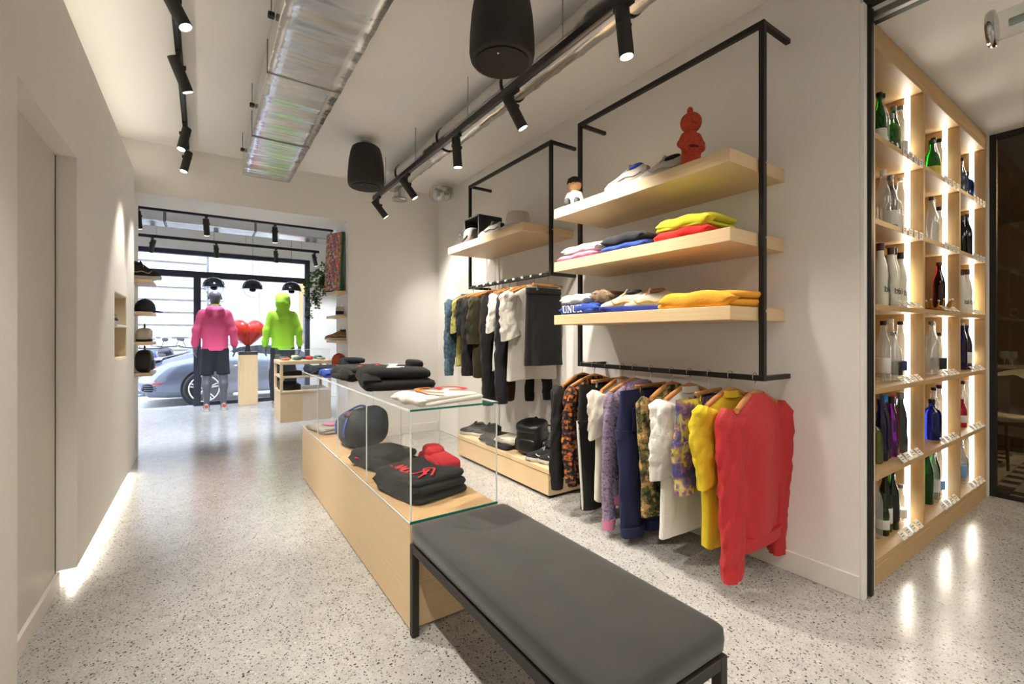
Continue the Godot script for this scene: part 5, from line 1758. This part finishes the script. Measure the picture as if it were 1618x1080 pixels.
func hoodie_mesh(up: bool) -> ArrayMesh:
	var b := []
	for s in [-1.0, 1.0]:
		b.append_array([[Vector3(.155 * s, 1.48, 0), .072, Vector3(.236 * s, 1.23, .03), .056], [Vector3(.236 * s, 1.23, .03), .058, Vector3(.256 * s, 1.04, -.01), .048], [Vector3(.256 * s, 1.04, -.01), .048, Vector3(.258 * s, 1.0, -.02), .040]])
	var tor := [[Vector3(-.05, 1.0, 0), .120, Vector3(-.04, 1.2, 0), .126], [Vector3(.05, 1.0, 0), .120, Vector3(.04, 1.2, 0), .126], [Vector3(-.035, 1.2, 0), .126, Vector3(-.065, 1.38, 0), .130], [Vector3(.035, 1.2, 0), .126, Vector3(.065, 1.38, 0), .130], [Vector3(-.12, 1.48, .01), .078, Vector3(.12, 1.48, .01), .078], [Vector3(0, 1.50, .02), .10, Vector3(0, 1.57, .02), .085]]
	var hood := [[Vector3(-.07, 1.545, .07), .055, Vector3(.07, 1.545, .07), .055], [Vector3(0, 1.52, .10), .05, Vector3(0, 1.44, .125), .035]]
	if up: hood = [[Vector3(0, 1.56, .03), .085, Vector3(0, 1.66, .015), .105], [Vector3(0, 1.66, .015), .108, Vector3(0, 1.755, .0), .112]]
	var f := func(p: Vector3) -> float:
		var q := p
		var w := soft.get_noise_3d(p.x * 60.0, p.y * 60.0, p.z * 60.0) * .010
		var d := bones(b, q, .03)
		var q2 := Vector3(p.x, p.y, p.z * 1.15)
		var e := bones(tor, q2, .05)
		var g := bones(hood, p, .03)
		var k := .024
		var h := clampf(.5 + .5 * (e - d) / k, 0.0, 1.0)
		d = lerpf(e, d, h) - k * h * (1.0 - h)
		h = clampf(.5 + .5 * (g - d) / k, 0.0, 1.0)
		d = lerpf(g, d, h) - k * h * (1.0 - h)
		d += w
		if up: d = maxf(d, -(Vector3((p.x) * 1.2, p.y - 1.70, p.z + .10).length() - .085))
		return maxf(d, .955 - p.y)
	var st := begin()
	nets(st, Vector3(-.42, .93, -.24), Vector3(.42, 1.90, .24), .0165, f)
	return finish(st)

func legs_mesh(long: bool) -> ArrayMesh:
	var b := [[Vector3(-.05, .99, 0), .112, Vector3(.05, .99, 0), .112]]
	for s in [-1.0, 1.0]:
		b.append([Vector3(.075 * s, .95, 0), .108, Vector3(.106 * s, .56, .01), .090])
		if long: b.append([Vector3(.112 * s, .56, .01), .098, Vector3(.112 * s, .10, .02), .075])
	var low := .10 if long else .55
	var f := func(p: Vector3) -> float:
		return maxf(maxf(bones(b, p, .02) + soft.get_noise_3d(p.x * 70, p.y * 40, p.z * 70) * .008, low - p.y), p.y - .955)
	var st := begin()
	nets(st, Vector3(-.26, low - .03, -.2), Vector3(.26, 1.07, .2), .018, f)
	return finish(st)

func build_front_room() -> void:
	# mannequins seen from the back
	var bb := mannequin_bones()
	var st := begin()
	nets(st, Vector3(-.38, .0, -.22), Vector3(.38, 1.88, .2), .0175, func(p: Vector3) -> float: return bones(bb, p, .03))
	for s in [-1.0, 1.0]:
		var hb := hand_bones(s)
		nets(st, Vector3(.258 * s - .06, .78, -.12), Vector3(.258 * s + .06, 1.02, .06), .006, func(p: Vector3) -> float: return bones(hb, p, .008))
	for s in [-1.0, 1.0]:
		blob(st, Vector3(.085 * s, 1.735, .0), Vector3(.022, .06, .036), .9, .9, 0, 1, 1, 12, 8)
	blob(st, Vector3(0, 1.725, -.105), Vector3(.03, .05, .036), .9, .9, 0, 1, 1, 12, 8)
	var body := finish(st)
	var grey := mat("mannequin_grey", Color(.34, .345, .37), .35)
	var shoe_or := mat("shoe_orange", Color(.70, .28, .14), .6)
	for q in [[Vector3(.153, 0, -8.40), "pink", false, "grey mannequin in a pink hoodie and black shorts facing the street"], [Vector3(1.085, 0, -8.32), "lime", true, "grey mannequin in a lime hoodie with the hood up facing the street"]]:
		var t := thing("mannequin", q[3], "mannequin", q[0], 0.0, "mannequins in the shop window")
		part("body", body, grey, t)
		var lime: bool = q[2]
		var m := cloth("hoodie_lime", Color(.64, .86, .22)) if lime else cloth("hoodie_pink", Color(.86, .33, .50))
		var hd := part("hoodie", hoodie_mesh(lime), m, t)
		part("hem_band", lathe_mesh([[.165, 0], [.172, .01], [.175, .045], [.168, .06]], 30), m, hd, Vector3(0, .920, 0)).scale = Vector3(1.0, 1, .73)
		part("shorts" if not lime else "trousers", legs_mesh(lime), cloth("cloth_ink", Color(.11, .12, .15)), t)
		if not lime:
			part("undershirt_collar", lathe_mesh([[.075, .0], [.082, .012], [.078, .03], [.070, .034]], 24), M.hoodie_lime if M.has("hoodie_lime") else cloth("hoodie_lime", Color(.64, .86, .22)), t, Vector3(0, 1.60, .0))
		for s in [-1.0, 1.0]:
			sneaker(Vector3(.112 * s, 0, -.045), PI / 2, M.shoe_cream, M.shoe_white, shoe_or, M.shoe_brown, "", "", t)
		part("stand_plate", lathe_mesh([[.17, 0], [.17, .006], [.16, .008]], 30), M.grey_metal, t, Vector3(0, .0, .1)) if lime else null
	# pedestals and heart
	for q in [[.50, "oak pedestal with a dark top carrying the red heart"], [1.02, "oak pedestal with a dark top behind the lime mannequin"]]:
		var p := thing("pedestal", q[1], "pedestal", Vector3(q[0] + .12, 0, -8.80 if q[0] < 1.0 else -8.66), 0.0, "oak pedestals in the window")
		part("column", box(Vector3(.27, .835, .27), .003, 1), M.oak, p, Vector3(0, .4175, 0))
		part("top", box(Vector3(.275, .05, .275), .003), mat("pedestal_top", Color(.22, .22, .23), .5), p, Vector3(0, .861, 0))
	var h := thing("heart_sculpture", "glossy faceted red heart sculpture on the oak pedestal", "sculpture", Vector3(.62, .887, -8.80), .15)
	part("stand", rod_mesh(Vector3.ZERO, Vector3(0, .12, 0), .05, .03, 16), M.black_matte, h)
	st = begin()
	var field := func(p: Vector3) -> float:
		var q := Vector3(absf(p.x), p.y, p.z)
		var lobes := (q - Vector3(.105, .085, 0)).length() - .125
		var tip := 1.0
		for i in 5:
			var u := i / 4.0
			var c := Vector3(lerpf(.09, .0, u), lerpf(.03, -.19, u), 0)
			tip = minf(tip, (q - c).length() - lerpf(.125, .02, u))
		var k := .05
		var hh := clampf(.5 + .5 * (tip - lobes) / k, 0.0, 1.0)
		return lerpf(tip, lobes, hh) - k * hh * (1.0 - hh)
	nets(st, Vector3(-.27, -.25, -.16), Vector3(.27, .25, .16), .022, field, -1)
	var hm := mat("heart_red", Color(.78, .10, .06), .12)
	hm.clearcoat_enabled = true
	part("heart", finish(st), hm, h, Vector3(0, .300, 0)).scale = Vector3.ONE * 1.12
	# open oak display table with a glass top box
	var tb := thing("display_table", "oak display table with open shelves and a low glass box on top", "table", Vector3(1.16, 0, -7.0))
	var hx := .32
	var hz := .315
	part_span("cupboard", Vector3(-hx + .002, .0, -hz + .002), Vector3(hx - .002, .385, hz - .002), M.oak, tb, .003, 1)
	part_span("cupboard_top", Vector3(-hx, .385, -hz), Vector3(hx, .415, hz), M.oak, tb, .003, 0)
	for sx in [-1, 1]:
		for sz in [-1, 1]:
			part_span("post", Vector3(sx * hx - sx * .035, .415, sz * hz - sz * .035), Vector3(sx * hx, .765, sz * hz), M.oak, tb, .002, 1)
	part_span("middle_shelf", Vector3(-hx + .004, .585, -hz + .004), Vector3(hx - .004, .61, hz - .004), M.oak, tb, .002, 0)
	part_span("top", Vector3(-hx - .002, .765, -hz - .002), Vector3(hx + .002, .815, hz + .002), M.oak, tb, .003, 0)
	for s in [-1, 1]:
		part_span("glass_side", Vector3(-hx + .02, .816, s * (hz - .01) - .003), Vector3(hx - .02, .96, s * (hz - .01) + .003), M.clear_glass, tb, .0005)
		part_span("glass_side", Vector3(s * (hx - .012) - .003, .816, -hz + .02), Vector3(s * (hx - .012) + .003, .96, hz - .02), M.clear_glass, tb, .0005)
	var gt := part_span("glass_lid", Vector3(-hx + .006, .961, -hz + .004), Vector3(hx - .006, .968, hz - .004), M.clear_glass, tb, .0005)
	part("edge", box(Vector3(hx * 2 - .012, .007, .003), .0005), M.glass_edge_pale, gt, Vector3(0, 0, hz - .003))
	for q in [[-.18, .416, .10, Vector3(.26, .07, .22), "dark shoe box lying on the table's cupboard top"], [-.20, .486, .04, Vector3(.22, .04, .2), "flat dark box lying on the shoe box"], [-.16, .611, .08, Vector3(.26, .055, .22), "dark box on the table's middle shelf"], [.14, .611, .05, Vector3(.22, .05, .2), "small black box on the table's middle shelf near the piers"]]:
		var bx := thing("shoe_box", q[4], "box", Vector3(1.16 + q[0], q[1], -7.0 + q[2]), 0.0, "dark boxes on the display table")
		part("body", box(Vector3(q[3].x - .006, q[3].y * .8, q[3].z - .006), .002), M.black_matte, bx, Vector3(0, q[3].y * .4, 0))
		part("lid", box(Vector3(q[3].x, q[3].y * .32, q[3].z), .003), mat("box_lid", Color(.14, .135, .13), .6), bx, Vector3(0, q[3].y * .84, 0))
	var cols := [Color(.80, .35, .12), Color(.25, .35, .32), Color(.72, .15, .18), Color(.60, .58, .52), Color(.16, .30, .38), Color(.78, .70, .55), Color(.15, .15, .16), Color(.20, .42, .28)]
	var acc := ["orange cap", "grey-green pouch", "red wallet", "silver pouch", "teal wallet", "sand pouch", "black wallet", "green pouch"]
	for i in 8:
		var o := thing("accessory", "small %s under the glass lid of the display table" % acc[i], "accessory", Vector3(1.16 - .23 + (i % 4) * .15, .816, -7.0 + .12 - (i / 4) * .2), i * .6, "accessories under the glass lid")
		part("body", blob_mesh(Vector3(.11, .035 + .01 * (i % 3), .10), .6, .6, .006, 20.0, i), mat("accessory_%d" % i, cols[i], .6), o)
		part("strap", tube_mesh([Vector3(-.05, .02, .03), Vector3(0, .045, .0), Vector3(.05, .02, -.03)], .005, 6), M.shoe_black, o)
	# shelves on both piers
	var yr := [1.645, 1.378, 1.100, .835]
	var yl := [1.655, 1.368, 1.098, .820]
	var hr := ["highest", "second-highest", "third-highest", "lowest"]
	for i in 4:
		single("pier_shelf", box(Vector3(.125, .028, .44), .002, 2), M.oak, "%s small oak shelf on the pier with the plant" % hr[i], "shelf", Vector3(1.317 - .0635, yr[i] - .014, -5.405), Vector3.ZERO, "small shelves on the piers")
		single("pier_shelf", box(Vector3(.14, .028, .44), .002, 2), M.oak, "%s small oak shelf on the pier beside the panel wall" % hr[i], "shelf", Vector3(-.52 + .071, yl[i] - .014, -5.405), Vector3.ZERO, "small shelves on the piers")
	var gl := "trainers on the pier shelves"
	sneaker(Vector3(-.445, yl[0], -5.30), .15, M.shoe_black, M.shoe_white, M.shoe_cream, M.shoe_black, "black trainer with a thick white sole on the highest pier shelf beside the panel wall", gl).scale = Vector3(.9, 1.35, 1.2)
	sneaker(Vector3(-.545, 1.232, -4.20), PI / 2, M.shoe_black, M.shoe_grey, M.shoe_grey, M.shoe_black, "dark trainer on the white shelf of the wall niche", gl)
	cap_hat(Vector3(-.44, yl[1], -5.34), Color(.13, .13, .18), "dark peaked cap on the pier shelf beside the panel wall")
	var hb := thing("hand_bag", "grey-beige handbag on the pier shelf beside the panel wall", "bag", Vector3(-.445, yl[2], -5.35))
	part("body", blob_mesh(Vector3(.12, .13, .20), .5, .7, .006, 14.0, 2.0), M.cloth_stone, hb)
	part("base", blob_mesh(Vector3(.118, .03, .19), .4, .5), M.shoe_black, hb)
	part("handle", tube_mesh(smooth_path([Vector3(0, .11, -.05), Vector3(0, .16, 0), Vector3(0, .11, .05)]), .006, 6), M.shoe_brown, hb)
	var bp := thing("backpack", "black backpack standing on the lowest pier shelf beside the panel wall", "backpack", Vector3(-.445, yl[3], -5.36))
	part("body", blob_mesh(Vector3(.12, .21, .24), .5, .6, .008, 12.0, 3.0), mat("leather_black", Color(.065, .065, .065), .42), bp)
	part("pocket", blob_mesh(Vector3(.05, .10, .17), .5, .6), M.leather_black, bp, Vector3(.05, .02, 0))
	part("handle", tube_mesh(smooth_path([Vector3(0, .20, -.03), Vector3(0, .24, 0), Vector3(0, .20, .03)]), .006, 6), M.leather_black, bp)
	sneaker(Vector3(1.245, yr[2], -5.28), PI * .93, M.shoe_brown, M.shoe_white, M.shoe_cream, M.shoe_black, "brown and white trainer on the pier shelf under the plant", gl)
	var box2 := thing("candle_jar", "small cream candle jar on the pier shelf under the plant", "candle", Vector3(1.255, yr[1], -5.26))
	part("jar", lathe_mesh([[.038, 0], [.042, .006], [.042, .075], [.036, .095]], 20), M.shoe_cream, box2)
	part("label", lathe_mesh([[.0425, .012], [.043, .014], [.043, .045], [.0425, .047]], 20), M.shoe_black, box2)
	part("lid", lathe_mesh([[.038, .095], [.038, .112], [.03, .118]], 20), M.white_plastic, box2)
	cap_hat(Vector3(1.25, yr[3], -5.28), Color(.60, .26, .10), "orange-brown cap on the lowest pier shelf")
	# collage board leaning on the pier
	var cb := thing("collage_board", "tall multicoloured collage board leaning on the pier above the plant", "picture", Vector3(1.235, yr[0] + .0, -5.36), .42)
	part("board", box(Vector3(.03, .66, .27), .004), mat("board_green", Color(.10, .36, .18), .6), cb, Vector3(-.012, .332, 0), Vector3(0, 0, -.05))
	part("collage", box(Vector3(.012, .64, .26), .004), printed("collage", "collage", 3.0, .4), cb, Vector3(-.034, .332, 0), Vector3(0, 0, -.05))
	plant(Vector3(1.23, yr[0] + .0, -5.60))
	# pendant lamps by the window
	var names := ["over the pink hoodie", "between the two mannequins", "over the lime hoodie"]
	for i in 3:
		var x: float = [.144, .69, 1.285][i]
		var t := thing("pendant_lamp", "black dome pendant lamp with a wire ring " + names[i], "lamp", Vector3(x, 1.93, -8.80), 0.0, "dome pendant lamps in the window")
		part("canopy", lathe_mesh([[.055, .91], [.07, .925], [.07, .94]], 20), M.brass, t)
		part("cord", rod_mesh(Vector3(0, .16, 0), Vector3(0, .92, 0), .003, .003, 6), M.black_matte, t)
		part("dome", lathe_mesh([[.158, .0], [.16, .004], [.150, .06], [.125, .11], [.08, .148], [.02, .163], [.004, .165]], 28), mat("dome_black", Color(.07, .08, .10), .2), t)
		part("bulb", lathe_mesh([[.02, -.045], [.05, -.03], [.05, -.004], [.04, .0]], 18), M.dome_black, t)
		var pts := []
		for k in 33:
			var a := TAU * k / 32.0
			pts.append(Vector3(cos(a) * .125, -.01 + sin(a) * .125, 0))
		part("wire_ring", tube_mesh(pts, .004, 6), M.grey_metal, t)
	# tracks, duct and spotlights of the front room
	track("light_track", Vector3(-1.3, 2.56, -6.40), Vector3(1.44, 2.56, -6.40), "black light track across the front room, closer to the opening", [-.6, .5, 1.3])
	track("light_track", Vector3(-1.3, 2.56, -8.20), Vector3(1.62, 2.56, -8.20), "black light track across the front room, closer to the shop window", [-.55, .55, 1.35])
	var g := "spotlights in the front room"
	var f := [[-.588, "at the panel-wall end"], [.03, "in the middle"], [.745, "at the pier end"]]
	for q in f:
		spotlight(Vector3(q[0], 2.54, -6.40), Vector3(q[0] + .1, .8, -7.0), 2.2, 46.0, "black cylinder spotlight on the track by the opening, " + q[1], g, .19, DAY)
	var g2 := [[-.594, -.9, "first from the panel wall"], [.165, .3, "second from the panel wall"], [.969, 1.1, "third from the panel wall"], [1.549, 1.9, "last, over the shop window's edge"]]
	for q in g2:
		spotlight(Vector3(q[0], 2.54, -8.20), Vector3(q[1], 1.2, -8.6), 1.2, 42.0, "black cylinder spotlight on the track by the window, " + q[2], g, .19, DAY)
	var du := thing("rectangular_duct", "silver air duct crossing the front room ceiling", "duct", Vector3(.1, 2.70, -7.45))
	for k in 3:
		part("section", box(Vector3(1.0, .20, .36), .01, 0), M.foil, du, Vector3(-1.01 + k * 1.01, 0, 0))
		part("flange", box(Vector3(.014, .208, .368), .002), M.grey_metal, du, Vector3(-1.01 + k * 1.01 + .505, 0, 0))

func cap_hat(at: Vector3, c: Color, label: String) -> void:
	var t := thing("peaked_cap", label, "cap", at, .3)
	var m := cloth("cap_%s" % c.to_html(false), c)
	part("crown", lathe_mesh([[.075, 0], [.078, .03], [.072, .07], [.05, .105], [.02, .12], [.004, .122]], 22), m, t)
	part("peak", blob_mesh(Vector3(.09, .012, .12), .8, .6), m, t, Vector3(.085, .004, 0), Vector3(0, 0, -.12))
	part("button", blob_mesh(Vector3(.014, .01, .014), 1, 1, 0, 1, 1, 10, 6), m, t, Vector3(0, .118, 0))

func plant(at: Vector3) -> void:
	var t := thing("trailing_plant", "leafy green trailing plant at the end of the highest pier shelf", "plant", at)
	part("pot", lathe_mesh([[.035, 0], [.045, .004], [.055, .09], [.050, .092], [.045, .08]], 20), M.white_plastic, t)
	var r := RandomNumberGenerator.new()
	r.seed = 19
	var green := [mat("leaf_green", Color(.20, .33, .12), .5), mat("leaf_light", Color(.34, .46, .16), .5)]
	for m in green:
		m.backlight_enabled = true
		m.backlight = Color(.25, .35, .08)
	for i in 16:
		var a := r.randf_range(PI * .55, PI * 1.45)
		var reach := r.randf_range(.10, .32)
		var drop := r.randf_range(-.34, .22)
		var pts := smooth_path([Vector3(0, .08, 0), Vector3(cos(a) * reach * .5, .14 + maxf(drop, 0.0), sin(a) * reach * .5), Vector3(cos(a) * reach, .05 + drop * .6, sin(a) * reach * .8), Vector3(cos(a) * reach * 1.05, drop, sin(a) * reach * .9)], 5)
		var s := part("stem", tube_mesh(pts, .0025, 5), green[0], t)
		var st := begin()
		for p in pts:
			for k in 4:
				var d := Vector3(r.randf_range(-1, 1), r.randf_range(-.6, .8), r.randf_range(-1, 1)).normalized()
				var n := d.cross(Vector3(r.randf_range(-1, 1), 1, r.randf_range(-1, 1))).normalized()
				var l := r.randf_range(.022, .038)
				var c: Vector3 = p + d * .008
				var side := n * l * .38
				var up := d.cross(n) * .003
				st.set_smooth_group(-1)
				for e in [[c, c + d * l * .5 + side - up, c + d * l], [c, c + d * l, c + d * l * .5 - side - up]]:
					tri(st, e[0], e[1], e[2])
					tri(st, e[0] - up, e[2] - up, e[1] - up)
		var lf := part("leaves", finish(st), green[i % 2], s)
		lf.set_meta("kind", "stuff")

# ---------------------------------------------------------------- side room behind dark glass
func build_side_room() -> void:
	var brown := mat("dark_wall", Color(.20, .155, .10), .6)
	var white := mat("tile_white", Color(.62, .60, .56), .35)
	var black := mat("tile_black", Color(.06, .055, .05), .35)
	var fl := struct_span("floor_side", Vector3(4.74, -.2, -3.0), Vector3(8.6, -.012, 3.0), mat("grout", Color(.35, .34, .32), .8))
	for i in 16:
		for k in 24:
			var dark := (k % 4 == 1 and i % 2 == 0) or (k % 4 == 3 and i % 2 == 1) or i == 1
			part("tile", box(Vector3(.106, .012, .106), .001), black if dark else white, fl, Vector3(4.83 + i * .11, -.006, -2.2 + k * .11) - fl.position)
	struct_span("wall_side_far", Vector3(8.6, -.2, -3.0), Vector3(8.75, 2.7, 3.0), brown)
	struct_span("wall_side_end", Vector3(4.66, -.2, -3.15), Vector3(8.75, 2.7, -3.0), brown)
	struct_span("wall_side_back", Vector3(4.9, -.2, 3.0), Vector3(8.75, 2.7, 3.15), brown)
	struct_span("wall_side_near", Vector3(4.66, -.2, -3.0), Vector3(4.74, 2.7, -.83), brown)
	struct_span("ceiling_far", Vector3(4.74, 2.6, -3.0), Vector3(8.6, 2.75, 3.0), brown)
	var dg := room("window_2")
	part_span("edge_post", Vector3(4.665, 0, -.83), Vector3(4.74, 2.6, -.79), M.trim_paint, dg)
	part_span("frame", Vector3(4.70, 0, -.79), Vector3(4.74, 2.6, -.755), M.black_metal, dg)
	part_span("top_frame", Vector3(4.70, 2.56, -.755), Vector3(4.74, 2.6, 3.0), M.black_metal, dg)
	part_span("bottom_frame", Vector3(4.70, 0, -.755), Vector3(4.74, .025, 3.0), M.black_metal, dg)
	part_span("pane", Vector3(4.715, .025, -.755), Vector3(4.725, 2.56, 3.0), M.dark_glass, dg, .0005)
	# shell chair and small table
	var ch := thing("shell_chair", "pale shell chair standing behind the dark glass", "chair", Vector3(5.95, 0, -.93), 1.1)
	var sh := mat("shell_pale", Color(.75, .74, .70), .5)
	var st := begin()
	var rings := []
	for i in 9:
		var u := i / 8.0
		var yy := .45 + .40 * u
		var r0 := lerpf(.26, .24, u)
		var r := PackedVector3Array()
		for q in 26:
			var k := q if q < 13 else 25 - q
			var a := PI * .05 + PI * .9 * k / 12.0
			var rr := r0 if q < 13 else r0 - .025
			r.append(Vector3(cos(a) * rr, yy - (.10 * pow(absf(cos(a)), 2.0)) * u, sin(a) * rr))
		rings.append(r)
	loft(st, rings)
	part("shell", finish(st), sh, ch)
	part("seat", blob_mesh(Vector3(.46, .08, .46), .6, .6), sh, ch, Vector3(0, .40, 0))
	for sx in [-1, 1]:
		for sz in [-1, 1]:
			part("leg", rod_mesh(Vector3(.14 * sx, .42, .14 * sz), Vector3(.20 * sx, 0, .20 * sz), .014, .010, 10), M.black_matte, ch)
	var tb := thing("side_table", "dark table set with glasses behind the dark glass", "table", Vector3(6.95, 0, -.85))
	part("top", lathe_mesh([[.40, .80], [.41, .81], [.41, .83], [.40, .835]], 30), mat("table_pale", Color(.45, .42, .37), .4), tb)
	part("column", rod_mesh(Vector3(0, .02, 0), Vector3(0, .80, 0), .03, .03, 14), M.black_matte, tb)
	part("foot", lathe_mesh([[.24, 0], [.24, .012], [.06, .03]], 28), M.black_matte, tb)
	for q in [[-.22, -.12], [-.05, -.2], [.1, -.05]]:
		var gz := thing("wine_glass", "clear wine glass on the dark table, %s" % ["closest to the shell chair", "in the middle of the three", "furthest from the shell chair"][[-.22, -.05, .1].find(q[0])], "glass", Vector3(6.95 + q[0], .835, -.85 + q[1]), 0.0, "wine glasses on the dark table")
		part("bowl", lathe_mesh([[.006, .07], [.03, .085], [.036, .12], [.032, .16]], 18), M.lamp_glass, gz)
		part("stem", lathe_mesh([[.032, 0], [.03, .004], [.005, .01], [.004, .07]], 14), M.lamp_glass, gz)
	var lamp := thing("unseen_ceiling_lamp", "unseen dim ceiling lamp in the room behind the dark glass", "lamp", Vector3(6.4, 2.55, .3))  # out of view, placed to light the room behind the glass
	part("shade", lathe_mesh([[.14, 0], [.15, .01], [.12, .05]], 24), M.black_matte, lamp)
	part("bulb", lathe_mesh([[.02, -.02], [.09, -.012], [.10, .0]], 18), lit("dim_bulb", Color(1, .85, .6), 1.0), lamp)
	var l := OmniLight3D.new()
	l.name = "glow"
	l.light_energy = 3.0
	l.light_color = Color(1, .85, .62)
	l.light_size = .08
	l.omni_range = 30.0
	l.omni_attenuation = 2.0
	l.shadow_enabled = true
	lamp.add_child(l)
	l.position.y = -.06
